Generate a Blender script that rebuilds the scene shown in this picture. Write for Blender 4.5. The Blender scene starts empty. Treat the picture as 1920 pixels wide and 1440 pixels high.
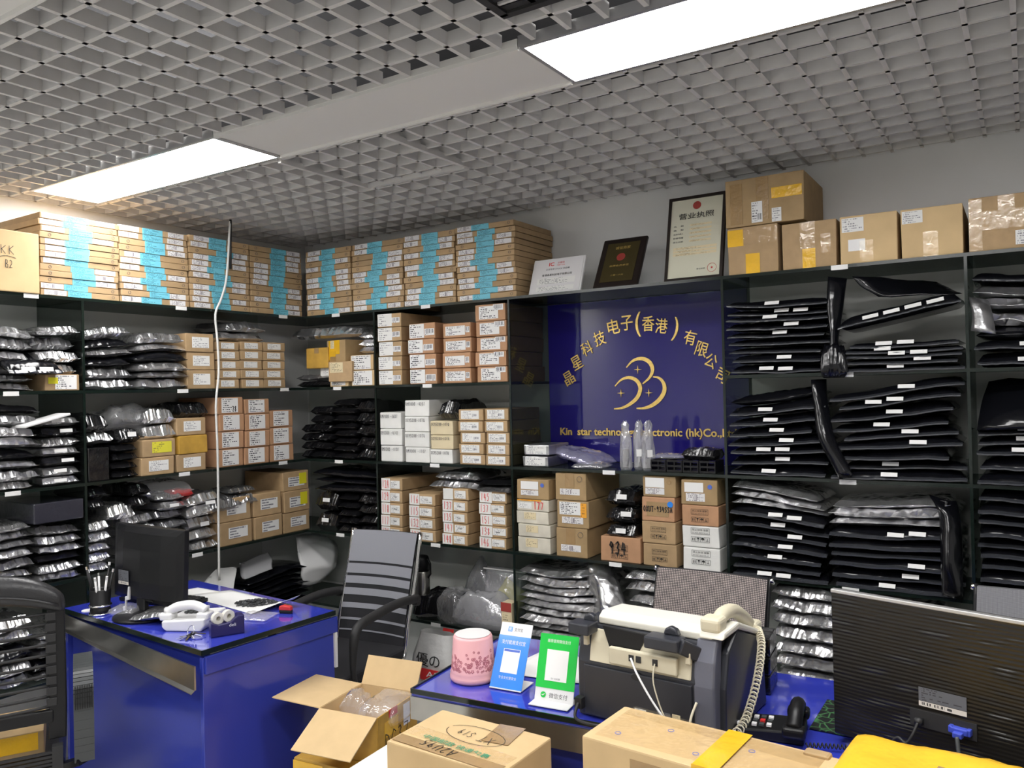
import bpy, bmesh, math, random
from mathutils import Vector, Matrix, noise
C = bpy.context.scene.collection
R = math.radians
rnd = random.Random(11)

# ---------------------------------------------------------------- camera, world, lights, exposure
cam_data = bpy.data.cameras.new('camera')
cam = bpy.data.objects.new('camera', cam_data); C.objects.link(cam)
cam_data.sensor_width = 36.0
cam_data.lens = 36.0 * 1509.6 / 1920.0
cam_data.clip_start = 0.05
YAW, PITCH, ROLL = -0.5700, 0.0071, -0.0224
fw = Vector((math.sin(YAW) * math.cos(PITCH), math.cos(YAW) * math.cos(PITCH), math.sin(PITCH)))
rt = Vector((math.cos(YAW), -math.sin(YAW), 0)); up = rt.cross(fw)
rt2 = math.cos(ROLL) * rt + math.sin(ROLL) * up
up2 = -math.sin(ROLL) * rt + math.cos(ROLL) * up
cam.matrix_world = Matrix(((rt2.x, up2.x, -fw.x, 3.2635), (rt2.y, up2.y, -fw.y, -3.0315), (rt2.z, up2.z, -fw.z, 1.5836), (0, 0, 0, 1)))
sc = bpy.context.scene
sc.camera = cam
sc.view_settings.view_transform = 'Standard'
sc.view_settings.look = 'None'
sc.view_settings.gamma = 1.0
sc.view_settings.use_curve_mapping = False
sc.view_settings.exposure = 0.0
world = bpy.data.worlds.new('world'); sc.world = world
world.use_nodes = True
world.node_tree.nodes['Background'].inputs[0].default_value = (0.6, 0.65, 0.7, 1)
world.node_tree.nodes['Background'].inputs[1].default_value = 0.02
LAMP = 22.5          # emission of the ceiling light panels

# ---------------------------------------------------------------- helpers
def link(o, parent=None):
    C.objects.link(o)
    if parent is not None: o.parent = parent
    return o
def tag(o, label=None, cat=None, group=None, kind=None):
    if label: o['label'] = label
    if cat: o['category'] = cat
    if group: o['group'] = group
    if kind: o['kind'] = kind
    return o
def thing(name, label, cat, loc=(0, 0, 0), rotz=0.0, group=None):
    o = bpy.data.objects.new(name, None); C.objects.link(o)
    o.empty_display_size = 0.05
    o.location = loc; o.rotation_euler = (0, 0, rotz)
    return tag(o, label, cat, group)

class MB:
    """collects shapes into one mesh"""
    def __init__(self): self.v = []; self.f = []; self.uv = {}
    def add(self, vs, fs, M=None):
        b = len(self.v)
        for p in vs: self.v.append(tuple(M @ Vector(p)) if M is not None else tuple(p))
        for f in fs: self.f.append(tuple(i + b for i in f))
        return b
    def box(self, c, s, M=None):
        x, y, z = c; a, b, d = s[0] / 2, s[1] / 2, s[2] / 2
        vs = [(x + i * a, y + j * b, z + k * d) for k in (-1, 1) for j in (-1, 1) for i in (-1, 1)]
        self.add(vs, [(0, 2, 3, 1), (4, 5, 7, 6), (0, 1, 5, 4), (2, 6, 7, 3), (0, 4, 6, 2), (1, 3, 7, 5)], M)
        return self
    def bar(self, p, q, w, h, upv=(0, 0, 1)):
        p, q = Vector(p), Vector(q); d = q - p; L = d.length; d.normalize()
        u = Vector(upv); s = d.cross(u)
        if s.length < 1e-4: s = d.cross(Vector((1, 0, 0)))
        s.normalize(); u = s.cross(d)
        M = Matrix(((d.x, s.x, u.x, (p.x + q.x) / 2), (d.y, s.y, u.y, (p.y + q.y) / 2), (d.z, s.z, u.z, (p.z + q.z) / 2), (0, 0, 0, 1)))
        return self.box((0, 0, 0), (L, w, h), M)
    def tube(self, pts, r, n=8, closed=False, caps=True):
        pts = [Vector(p) for p in pts]; N = len(pts); rs = r if isinstance(r, (list, tuple)) else [r] * N
        b = len(self.v); prev = None
        for i, p in enumerate(pts):
            a = pts[(i - 1) % N] if (closed or i > 0) else p
            c = pts[(i + 1) % N] if (closed or i < N - 1) else p
            t = (c - a).normalized()
            if prev is None:
                s = t.orthogonal().normalized()
            else:
                s = prev - t * prev.dot(t)
                s = s.normalized() if s.length > 1e-6 else t.orthogonal().normalized()
            prev = s; w = t.cross(s)
            for k in range(n):
                an = 2 * math.pi * k / n
                self.v.append(tuple(p + (s * math.cos(an) + w * math.sin(an)) * rs[i]))
        M = N if closed else N - 1
        for i in range(M):
            for k in range(n):
                j = (i + 1) % N
                self.f.append((b + i * n + k, b + i * n + (k + 1) % n, b + j * n + (k + 1) % n, b + j * n + k))
        if caps and not closed:
            self.f.append(tuple(b + k for k in range(n - 1, -1, -1)))
            self.f.append(tuple(b + (N - 1) * n + k for k in range(n)))
        return self
    def lathe(self, prof, c=(0, 0, 0), n=28, M=None):
        b = len(self.v); vs = []; fs = []
        for r, z in prof:
            for k in range(n):
                a = 2 * math.pi * k / n
                vs.append((c[0] + r * math.cos(a), c[1] + r * math.sin(a), c[2] + z))
        for i in range(len(prof) - 1):
            for k in range(n):
                fs.append((i * n + k, i * n + (k + 1) % n, (i + 1) * n + (k + 1) % n, (i + 1) * n + k))
        if prof[0][0] > 1e-5: fs.append(tuple(range(n - 1, -1, -1)))
        if prof[-1][0] > 1e-5: fs.append(tuple((len(prof) - 1) * n + k for k in range(n)))
        self.add(vs, fs, M); return self
    def prism(self, poly, t0, t1, M=None):
        """polygon (x, z) extruded along y from t0 to t1"""
        n = len(poly)
        vs = [(x, t0, z) for x, z in poly] + [(x, t1, z) for x, z in poly]
        fs = [tuple(range(n)), tuple(range(2 * n - 1, n - 1, -1))] + [(i, i + n, (i + 1) % n + n, (i + 1) % n) for i in range(n)]
        self.add(vs, fs, M); return self
    def mesh(self, name):
        m = bpy.data.meshes.new(name); m.from_pydata(self.v, [], self.f)
        bm = bmesh.new(); bm.from_mesh(m); bmesh.ops.recalc_face_normals(bm, faces=bm.faces); bm.to_mesh(m); bm.free()
        return m
    def build(self, name, mat, parent=None, smooth=False, bev=0.0, seg=2, sub=0):
        m = self.mesh(name)
        m.materials.append(mat)
        o = link(bpy.data.objects.new(name, m), parent)
        if smooth:
            for p in m.polygons: p.use_smooth = True
        if bev:
            md = o.modifiers.new('bevel', 'BEVEL'); md.width = bev; md.segments = seg; md.limit_method = 'ANGLE'; md.angle_limit = R(35)
        if sub:
            md = o.modifiers.new('sub', 'SUBSURF'); md.levels = sub; md.render_levels = sub
        return o

def Tm(loc=(0, 0, 0), rx=0, ry=0, rz=0, s=(1, 1, 1)):
    from mathutils import Euler
    return Matrix.Translation(loc) @ Euler((rx, ry, rz)).to_matrix().to_4x4() @ Matrix.Diagonal((s[0], s[1], s[2], 1))

_text_cache = {}
def text_mesh(body, size, depth=0.0004, bold=0.0, align='CENTER', fit=None):
    """text as a flat mesh in the x-z plane facing -y; fit = (w, h) stretches it into that size"""
    if any(ord(ch) > 0x2000 for ch in body): bold = min(bold, .004)
    cu = bpy.data.curves.new('t', 'FONT'); cu.body = body; cu.size = 1.0
    cu.align_x = align; cu.align_y = 'CENTER'; cu.offset = bold; cu.resolution_u = 3
    o = bpy.data.objects.new('t', cu); C.objects.link(o)
    bpy.context.view_layer.update()
    dg = bpy.context.evaluated_depsgraph_get()
    m = bpy.data.meshes.new_from_object(o.evaluated_get(dg))
    bpy.data.objects.remove(o); bpy.data.curves.remove(cu)
    xs = [v.co.x for v in m.vertices] or [0, 1]; ys = [v.co.y for v in m.vertices] or [0, 1]
    sx = sz = size
    if fit:
        sx = fit[0] / max(1e-6, max(xs) - min(xs)); sz = fit[1] / max(1e-6, max(ys) - min(ys))
        if fit[1] == 0: sz = sx
    cx, cy = ((max(xs) + min(xs)) / 2, (max(ys) + min(ys)) / 2) if (fit or align == 'CENTER') else (0, 0)
    b = MB(); b.v = [((v.co.x - cx) * sx, 0.0, (v.co.y - cy) * sz) for v in m.vertices]
    b.f = [tuple(p.vertices) for p in m.polygons]
    bpy.data.meshes.remove(m)
    if depth:
        n = len(b.v); ed = {}
        for f in b.f:
            for i in range(len(f)):
                e = (f[i], f[(i + 1) % len(f)]); ed[e] = ed.get(e, 0) + 1
        b.v += [(x, depth, z) for x, y, z in b.v]
        top = list(b.f)
        b.f += [tuple(i + n for i in reversed(f)) for f in top]
        b.f += [(a, a + n, c + n, c) for (a, c) in ed if (c, a) not in ed]
    return b
def text(body, mat, parent, at, size=0.01, fit=None, depth=0.0004, bold=0.0, rx=0, ry=0, rz=0, name='lettering', align='CENTER'):
    b = text_mesh(body, size, depth, bold, align, fit)
    o = b.build(name, mat, parent); o.location = at; o.rotation_euler = (rx, ry, rz)
    return o

# single-stroke handwriting: each glyph is a list of strokes on a 1 x 1 box
G = {'0': ['.5 1 .1 .7 .1 .3 .5 0 .9 .3 .9 .7 .5 1'], '1': ['.5 1 .45 0'], '2': ['.1 .8 .4 1 .8 .8 .7 .5 .1 0 .9 .05'], '3': ['.1 .9 .6 1 .8 .8 .4 .55 .8 .35 .6 .05 .1 .05'],
     '4': ['.4 1 .1 .4 .9 .4', '.65 .9 .6 0'], '5': ['.8 1 .3 1 .2 .6 .7 .55 .8 .25 .5 0 .1 .05'], '6': ['.7 1 .3 .7 .15 .3 .4 0 .8 .2 .7 .45 .2 .35'],
     '7': ['.1 .95 .85 .95 .4 0'], '8': ['.6 .95 .2 .8 .75 .3 .5 0 .2 .25 .8 .8 .6 .95'], '9': ['.8 .8 .4 1 .15 .7 .5 .5 .8 .8 .6 0'],
     'A': ['0 0 .5 1 .9 0', '.2 .4 .75 .4'], 'X': ['.1 1 .9 0', '.9 1 .1 0'], 'C': ['.9 .85 .5 1 .1 .5 .5 0 .9 .15'], 'D': ['.2 1 .2 0 .7 .1 .9 .5 .7 .9 .2 1'], 'K': ['.15 1 .15 0', '.9 1 .2 .5 .9 0'],
     'B': ['.15 0 .15 1 .7 .9 .65 .55 .2 .5 .8 .4 .8 .05 .15 0'], 'O': ['.5 1 .1 .7 .1 .3 .5 0 .9 .3 .9 .7 .5 1'], 'U': ['.1 1 .15 .2 .5 0 .85 .2 .9 1'], 'S': ['.9 .9 .4 1 .15 .7 .8 .35 .6 0 .1 .1'],
     'R': ['.15 0 .15 1 .7 .9 .6 .55 .2 .5 .9 0'], 'M': ['.05 0 .2 1 .5 .4 .8 1 .95 0'], '-': ['.15 .5 .85 .5'], 'Q': ['.5 1 .1 .5 .5 0 .9 .5 .5 1', '.6 .3 1 0'], 'T': ['.05 1 .95 1', '.5 1 .5 0'],
     'H': ['.1 1 .1 0', '.9 1 .9 0', '.1 .5 .9 .5'], '~': ['0 .5 .2 .8 .4 .3 .6 .8 .8 .3 1 .7'], ' ': []}
def strokes(lines, w, M, t=0.0003):
    """polylines on the x-z plane turned into a thin raised ink line"""
    b = MB()
    for ln in lines:
        for i in range(len(ln) - 1):
            p = Vector((ln[i][0], 0, ln[i][1])); q = Vector((ln[i + 1][0], 0, ln[i + 1][1])); d = q - p
            if d.length < 1e-6: continue
            d.normalize(); s = Vector((-d.z, 0, d.x)) * (w / 2); e = d * (w * .35)
            vs = [p - e - s, q + e - s, q + e + s, p - e + s]
            vs += [v + Vector((0, t, 0)) for v in vs]
            b.add(vs, [(0, 1, 2, 3), (7, 6, 5, 4), (0, 4, 5, 1), (1, 5, 6, 2), (2, 6, 7, 3), (3, 7, 4, 0)], M)
    return b
def handwriting(txt, mat, parent, at, w, h, pen=0.0016, rx=0, ry=0, rz=0, name='handwriting', seed=1):
    rr = random.Random(seed); lines = []; n = len(txt); cw = w / n
    for i, ch in enumerate(txt):
        for s in G.get(ch, []):
            a = [float(k) for k in s.split()]
            lines.append([(-w / 2 + cw * (i + .1 + .75 * a[j]) + rr.uniform(-1, 1) * cw * .04, -h / 2 + h * a[j + 1] + rr.uniform(-1, 1) * h * .04) for j in range(0, len(a), 2)])
    o = strokes(lines, pen, None).build(name, mat, parent); o.location = at; o.rotation_euler = (rx, ry, rz)
    return o

# ---------------------------------------------------------------- materials
def mat(name, col=(.8, .8, .8), rough=.5, metal=0.0, spec=.5, coat=0.0, noise_amt=0.0, noise_scale=20, bump=0.0, bump_scale=60, rand=0.0, emit=None, wrinkle=0.0, wrinkle_scale=8):
    m = bpy.data.materials.new(name); m.use_nodes = True; nt = m.node_tree; N = nt.nodes; Lk = nt.links
    b = N['Principled BSDF']
    b.inputs['Base Color'].default_value = (*col, 1); b.inputs['Roughness'].default_value = rough
    b.inputs['Metallic'].default_value = metal; b.inputs['Specular IOR Level'].default_value = spec
    b.inputs['Coat Weight'].default_value = coat; b.inputs['Coat Roughness'].default_value = .08
    tc = N.new('ShaderNodeTexCoord')
    if noise_amt or rand:
        ns = N.new('ShaderNodeTexNoise'); ns.inputs['Scale'].default_value = noise_scale; ns.inputs['Detail'].default_value = 4
        Lk.new(tc.outputs['Object'], ns.inputs['Vector'])
        hs = N.new('ShaderNodeHueSaturation'); hs.inputs['Color'].default_value = (*col, 1)
        mr = N.new('ShaderNodeMapRange'); mr.inputs['From Min'].default_value = .3; mr.inputs['From Max'].default_value = .7
        mr.inputs['To Min'].default_value = 1 - noise_amt; mr.inputs['To Max'].default_value = 1 + noise_amt
        Lk.new(ns.outputs['Fac'], mr.inputs['Value'])
        oi = N.new('ShaderNodeObjectInfo'); mr2 = N.new('ShaderNodeMapRange')
        mr2.inputs['To Min'].default_value = 1 - rand; mr2.inputs['To Max'].default_value = 1 + rand
        Lk.new(oi.outputs['Random'], mr2.inputs['Value'])
        mu = N.new('ShaderNodeMath'); mu.operation = 'MULTIPLY'
        Lk.new(mr.outputs[0], mu.inputs[0]); Lk.new(mr2.outputs[0], mu.inputs[1])
        Lk.new(mu.outputs[0], hs.inputs['Value']); Lk.new(hs.outputs[0], b.inputs['Base Color'])
    if bump:
        n2 = N.new('ShaderNodeTexNoise'); n2.inputs['Scale'].default_value = bump_scale; n2.inputs['Detail'].default_value = 3
        Lk.new(tc.outputs['Object'], n2.inputs['Vector'])
        bp = N.new('ShaderNodeBump'); bp.inputs['Strength'].default_value = bump; bp.inputs['Distance'].default_value = .01
        Lk.new(n2.outputs['Fac'], bp.inputs['Height']); Lk.new(bp.outputs[0], b.inputs['Normal'])
        if wrinkle:
            n3 = N.new('ShaderNodeTexNoise'); n3.noise_type = 'RIDGED_MULTIFRACTAL'; n3.inputs['Scale'].default_value = wrinkle_scale; n3.inputs['Detail'].default_value = 2; n3.inputs['Distortion'].default_value = .6
            oi3 = N.new('ShaderNodeObjectInfo'); vm = N.new('ShaderNodeVectorMath'); vm.operation = 'ADD'; Lk.new(tc.outputs['Object'], vm.inputs[0]); Lk.new(oi3.outputs['Random'], vm.inputs[1]); Lk.new(vm.outputs[0], n3.inputs['Vector'])
            b3 = N.new('ShaderNodeBump'); b3.inputs['Strength'].default_value = wrinkle; b3.inputs['Distance'].default_value = .012
            Lk.new(n3.outputs['Fac'], b3.inputs['Height']); Lk.new(b3.outputs[0], bp.inputs['Normal'])
    if emit:
        b.inputs['Emission Color'].default_value = (*emit[0], 1); b.inputs['Emission Strength'].default_value = emit[1]
    return m

def mat_film(name, col=(.9, .9, .95), through=.75, rough=.12, tint=(1, 1, 1), bump=.3, bump_scale=30, haze=.15):
    """thin clear plastic: mostly see-through, with gloss and a little haze"""
    m = bpy.data.materials.new(name); m.use_nodes = True; nt = m.node_tree; N = nt.nodes; Lk = nt.links
    N.remove(N['Principled BSDF']); out = N['Material Output']
    tr = N.new('ShaderNodeBsdfTransparent'); tr.inputs[0].default_value = (*tint, 1)
    gl = N.new('ShaderNodeBsdfGlossy'); gl.inputs['Roughness'].default_value = rough; gl.inputs['Color'].default_value = (*col, 1)
    df = N.new('ShaderNodeBsdfDiffuse'); df.inputs[0].default_value = (*col, 1)
    tc = N.new('ShaderNodeTexCoord'); n2 = N.new('ShaderNodeTexNoise'); n2.inputs['Scale'].default_value = bump_scale
    Lk.new(tc.outputs['Object'], n2.inputs['Vector'])
    bp = N.new('ShaderNodeBump'); bp.inputs['Strength'].default_value = bump; bp.inputs['Distance'].default_value = .01
    Lk.new(n2.outputs['Fac'], bp.inputs['Height']); Lk.new(bp.outputs[0], gl.inputs['Normal'])
    m1 = N.new('ShaderNodeMixShader'); m1.inputs[0].default_value = haze
    Lk.new(tr.outputs[0], m1.inputs[1]); Lk.new(df.outputs[0], m1.inputs[2])
    fr = N.new('ShaderNodeFresnel'); fr.inputs['IOR'].default_value = 1.5; Lk.new(bp.outputs[0], fr.inputs['Normal'])
    ad = N.new('ShaderNodeMath'); ad.operation = 'ADD'; ad.inputs[1].default_value = 1 - through - haze if 1 - through - haze > 0 else .02
    ad.use_clamp = True
    Lk.new(fr.outputs[0], ad.inputs[0])
    ge = N.new('ShaderNodeNewGeometry'); iv = N.new('ShaderNodeMath'); iv.operation = 'SUBTRACT'; iv.inputs[0].default_value = 1.0; Lk.new(ge.outputs['Backfacing'], iv.inputs[1])
    fm = N.new('ShaderNodeMath'); fm.operation = 'MULTIPLY'; Lk.new(ad.outputs[0], fm.inputs[0]); Lk.new(iv.outputs[0], fm.inputs[1])
    m2 = N.new('ShaderNodeMixShader'); Lk.new(fm.outputs[0], m2.inputs[0]); Lk.new(m1.outputs[0], m2.inputs[1]); Lk.new(gl.outputs[0], m2.inputs[2])
    Lk.new(m2.outputs[0], out.inputs[0])
    return m

def mat_print(name, base, ink, rows=6, cols=40, cover=.55, bars=None, rough=.6):
    """paper with rows of small print (white-noise dashes), optionally a bar code block (u0, v0, u1, v1)"""
    m = bpy.data.materials.new(name); m.use_nodes = True; nt = m.node_tree; N = nt.nodes; Lk = nt.links
    b = N['Principled BSDF']; b.inputs['Roughness'].default_value = rough
    uv = N.new('ShaderNodeUVMap'); sp = N.new('ShaderNodeSeparateXYZ'); Lk.new(uv.outputs[0], sp.inputs[0])
    oi = N.new('ShaderNodeObjectInfo')
    def op(o, a, c=None, clamp=False):
        n = N.new('ShaderNodeMath'); n.operation = o; n.use_clamp = clamp
        for k, x in enumerate((a, c)):
            if x is None: continue
            if isinstance(x, (int, float)): n.inputs[k].default_value = x
            else: Lk.new(x, n.inputs[k])
        return n.outputs[0]
    U, V = sp.outputs[0], sp.outputs[1]
    def between(x, lo, hi): return op('MULTIPLY', op('GREATER_THAN', x, lo), op('LESS_THAN', x, hi))
    vr = op('MULTIPLY', V, rows); rowi = op('FLOOR', vr); fr = op('FRACT', vr)
    seed = op('ADD', rowi, op('MULTIPLY', oi.outputs['Random'], 97.0))
    wn = N.new('ShaderNodeTexWhiteNoise'); wn.noise_dimensions = '2D'; cb = N.new('ShaderNodeCombineXYZ')
    Lk.new(op('FLOOR', op('MULTIPLY', U, cols)), cb.inputs[0]); Lk.new(seed, cb.inputs[1]); Lk.new(cb.outputs[0], wn.inputs['Vector'])
    wl = N.new('ShaderNodeTexWhiteNoise'); wl.noise_dimensions = '1D'; Lk.new(seed, wl.inputs['W'])
    ragged = op('LESS_THAN', U, op('ADD', op('MULTIPLY', wl.outputs['Value'], .65), .3))
    inkm = op('MULTIPLY', op('MULTIPLY', op('GREATER_THAN', wn.outputs['Value'], 1 - cover), between(fr, .25, .75)), op('MULTIPLY', ragged, op('MULTIPLY', between(U, .06, .94), between(V, .06, .94))))
    if bars:
        reg = op('MULTIPLY', between(U, bars[0], bars[2]), between(V, bars[1], bars[3]))
        wb = N.new('ShaderNodeTexWhiteNoise'); wb.noise_dimensions = '1D'
        Lk.new(op('ADD', op('FLOOR', op('MULTIPLY', U, 70)), op('MULTIPLY', oi.outputs['Random'], 31.0)), wb.inputs['W'])
        inkm = op('ADD', op('MULTIPLY', inkm, op('SUBTRACT', 1.0, reg)), op('MULTIPLY', reg, op('GREATER_THAN', wb.outputs['Value'], .48)), True)
    mx = N.new('ShaderNodeMix'); mx.data_type = 'RGBA'
    mx.inputs[6].default_value = (*base, 1); mx.inputs[7].default_value = (*ink, 1)
    Lk.new(inkm, mx.inputs[0]); Lk.new(mx.outputs[2], b.inputs['Base Color'])
    return m

M = {}
M['wall'] = mat('painted_wall', (.82, .82, .81), .8, noise_amt=.03, noise_scale=3)
M['floor'] = mat('floor_tile', (.58, .57, .55), .4, noise_amt=.1, noise_scale=8)
M['grid'] = mat('grid_white', (.61, .60, .585), .6, noise_amt=.05, noise_scale=15)
M['plenum'] = mat('plenum', (.022, .022, .024), .9)
M['panel'] = mat('ceiling_panel_white', (.72, .71, .68), .6)
M['lamp'] = mat('lamp_diffuser', (.9, .9, .9), .5, emit=((1, .985, .97), LAMP))
M['alu'] = mat('aluminium', (.6, .6, .6), .35, metal=.8)
M['steel'] = mat('brushed_steel', (.42, .41, .38), .3, metal=1.0, noise_amt=.15, noise_scale=6)
M['chrome'] = mat('chrome', (.8, .8, .8), .12, metal=1.0)
M['glass'] = mat_film('tinted_glass', (.55, .6, .58), .97, .03, (.54, .58, .56), 0.0, 10, .01)
M['shelf'] = mat_film('smoked_glass_shelf', (.5, .55, .53), .95, .04, (.36, .40, .38), 0.0, 10, .04)
M['edge'] = mat('dark_glass_edge', (.008, .014, .011), .15)
M['bay_back'] = mat('bay_back_panel', (.60, .61, .58), .45, noise_amt=.04, noise_scale=3)
M['kraft'] = mat('kraft_board', (.42, .285, .15), .75, noise_amt=.08, noise_scale=25, rand=.10, bump=.05, bump_scale=200)
M['kraft_red'] = mat('reddish_board', (.45, .25, .135), .75, noise_amt=.08, noise_scale=25, rand=.07)
M['kraft_dull'] = mat('dull_board', (.36, .245, .12), .75, noise_amt=.10, noise_scale=18, rand=.08)
M['kraft_pale'] = mat('pale_board', (.60, .43, .225), .75, noise_amt=.06, noise_scale=12, rand=.03)
M['kraft_yellow'] = mat('mustard_board', (.50, .29, .045), .6, noise_amt=.18, noise_scale=18)
M['white_board'] = mat('white_board', (.74, .74, .71), .65, noise_amt=.04, noise_scale=20, rand=.04)
M['old_white'] = mat('worn_white_board', (.62, .585, .49), .7, noise_amt=.14, noise_scale=14, rand=.05)
M['cream_board'] = mat('cream_board', (.68, .58, .38), .7, noise_amt=.05, noise_scale=14)
M['paper'] = mat('plain_paper', (.78, .78, .77), .6)
M['p_text'] = mat_print('printed_label', (.76, .76, .75), (.07, .07, .08), 7, 34, .6)
M['p_thin'] = mat_print('printed_label_small', (.76, .76, .74), (.25, .25, .27), 6, 46, .5)
M['p_bar'] = mat_print('barcode_label', (.76, .76, .75), (.05, .05, .06), 8, 36, .55, (.5, .12, .92, .42))
M['p_bar2'] = mat_print('barcode_strip', (.74, .74, .74), (.12, .12, .14), 5, 30, .5, (.1, .3, .9, .9))
M['p_reel'] = mat_print('reel_label', (.70, .69, .69), (.24, .22, .24), 5, 24, .55, (.42, .15, .6, .85))
M['p_blue'] = mat_print('blue_sticker', (.155, .50, .62), (.045, .20, .27), 5, 40, .75)
M['p_grey'] = mat_print('grey_print_label', (.76, .76, .75), (.22, .22, .25), 4, 60, .93)
M['p_cream'] = mat_print('cream_label', (.70, .60, .38), (.22, .18, .12), 8, 28, .5)
M['p_yellow'] = mat_print('yellow_label', (.72, .66, .05), (.3, .26, .05), 6, 26, .45)
M['p_orange'] = mat_print('orange_label', (.80, .36, .03), (.3, .12, .02), 5, 20, .35)
M['p_green'] = mat_print('green_strip', (.30, .72, .28), (.04, .12, .04), 9, 10, .6)
M['yellow'] = mat('yellow_paper', (.72, .66, .02), .6)
M['tape_y'] = mat('yellow_tape', (.78, .45, .02), .22, coat=.5, noise_amt=.1, noise_scale=12, bump=.25, bump_scale=40)
M['tape_b'] = mat('brown_tape', (.34, .22, .10), .2, coat=.4, noise_amt=.1, noise_scale=15, bump=.2, bump_scale=50)
M['tape_c'] = mat_film('clear_tape', (.95, .93, .88), .97, .16, (1, .98, .94), .35, 30, .0)
M['foil'] = mat('silver_foil', (.80, .80, .81), .25, metal=.93, bump=.25, bump_scale=26, rand=.12, wrinkle=.8, wrinkle_scale=13)
M['foil_dull'] = mat('grey_foil', (.44, .44, .45), .28, metal=.9, bump=.3, bump_scale=30, rand=.2, wrinkle=.8, wrinkle_scale=13)
M['black_wrap'] = mat('black_wrap', (.007, .007, .008), .15, coat=.5, bump=.3, bump_scale=45, wrinkle=.6, wrinkle_scale=16)
M['esd'] = mat('black_bag', (.0045, .0048, .0065), .17, spec=.4, coat=.15, bump=.3, bump_scale=14, wrinkle=.7, wrinkle_scale=9)
M['zip'] = mat('zip_strip', (.045, .048, .056), .16, coat=.8, bump=.3, bump_scale=30)
M['film'] = mat_film('clear_film', (.95, .95, .97), .84, .1, (.985, .985, .99), .7, 22, .13)
M['film_grey'] = mat_film('hazy_film', (.7, .7, .72), .5, .15, (.85, .85, .88), .6, 25, .34)
M['film_lilac'] = mat_film('lilac_film', (.55, .54, .72), .5, .15, (.8, .8, .95), .6, 25, .35)
M['plastic_k'] = mat('black_plastic', (.008, .008, .009), .4, spec=.35)
M['rubber'] = mat('matt_black', (.02, .02, .021), .6)
M['leather'] = mat('black_leather', (.022, .022, .024), .33, bump=.12, bump_scale=120)
M['grey_arm'] = mat('grey_plastic', (.055, .06, .062), .4)
M['blue'] = mat('blue_laminate', (.027, .044, .34), .22, coat=.25)
M['blue_glass'] = mat('blue_glass_top', (.035, .05, .46), .05, coat=1.0)
M['blue_sign'] = mat('blue_sign_glass', (.014, .010, .155), .05, coat=.6)
M['navy'] = mat('navy_plastic', (.016, .013, .09), .3)
M['gold'] = mat('gold_leaf', (.78, .55, .16), .38, metal=.55, noise_amt=.15, noise_scale=90)
M['ink'] = mat('black_ink', (.012, .012, .012), .6)
M['ink_soft'] = mat('grey_ink', (.10, .10, .11), .6)
M['ink_red'] = mat('red_ink', (.72, .06, .06), .6)
M['ink_blue'] = mat('blue_ink', (.08, .15, .55), .6)
M['red'] = mat('red_plastic', (.55, .03, .03), .4)
M['red_dark'] = mat('dark_red', (.35, .05, .04), .5)
M['white_pl'] = mat('white_plastic', (.72, .72, .72), .3)
M['ivory'] = mat('ivory_plastic', (.62, .57, .43), .4, noise_amt=.04, noise_scale=10)
M['ivory_pale'] = mat('pale_ivory', (.74, .72, .64), .4)
M['fax_dark'] = mat('slate_plastic', (.028, .03, .038), .35)
M['fax_slate'] = mat('slate_side', (.12, .125, .16), .4)
M['pink'] = mat('pink_plastic', (.78, .42, .44), .35)
M['pink_dark'] = mat('pink_flower', (.50, .17, .20), .4)
M['sky_blue'] = mat('signal_blue', (.015, .22, .74), .3, coat=.3)
M['green'] = mat('bright_green', (.01, .52, .06), .3, coat=.3)
M['yellow_bag'] = mat('yellow_parcel', (.82, .48, .03), .35, noise_amt=.06, noise_scale=12, bump=.5, bump_scale=14)
M['grey_cloth'] = mat('grey_fabric', (.24, .245, .275), .85, bump=.1, bump_scale=300)
M['black_cloth'] = mat('black_mesh', (.010, .010, .013), .8)
M['wood'] = mat('wood_brown', (.35, .16, .06), .4)
M['dark_frame'] = mat('dark_frame', (.018, .012, .01), .35)
M['brass'] = mat('brass_plate', (.14, .11, .045), .35, metal=.7)
M['cert_paper'] = mat('certificate_paper', (.70, .69, .70), .5)
M['licence_paper'] = mat('licence_paper', (.60, .59, .47), .5)
M['cable'] = mat('white_cable', (.62, .62, .60), .5)
M['cord_k'] = mat('black_cable', (.015, .015, .016), .5)
M['chip'] = mat('dark_component', (.05, .052, .055), .35)
M['vga'] = mat('blue_plug', (.05, .08, .5), .4)
M['grey_label'] = mat_print('rating_plate', (.12, .125, .14), (.045, .045, .05), 6, 30, .5)
M['mirror_label'] = mat_print('rating_strip', (.70, .66, .60), (.05, .05, .05), 1, 40, .5, (.05, .3, .55, .85))

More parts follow.
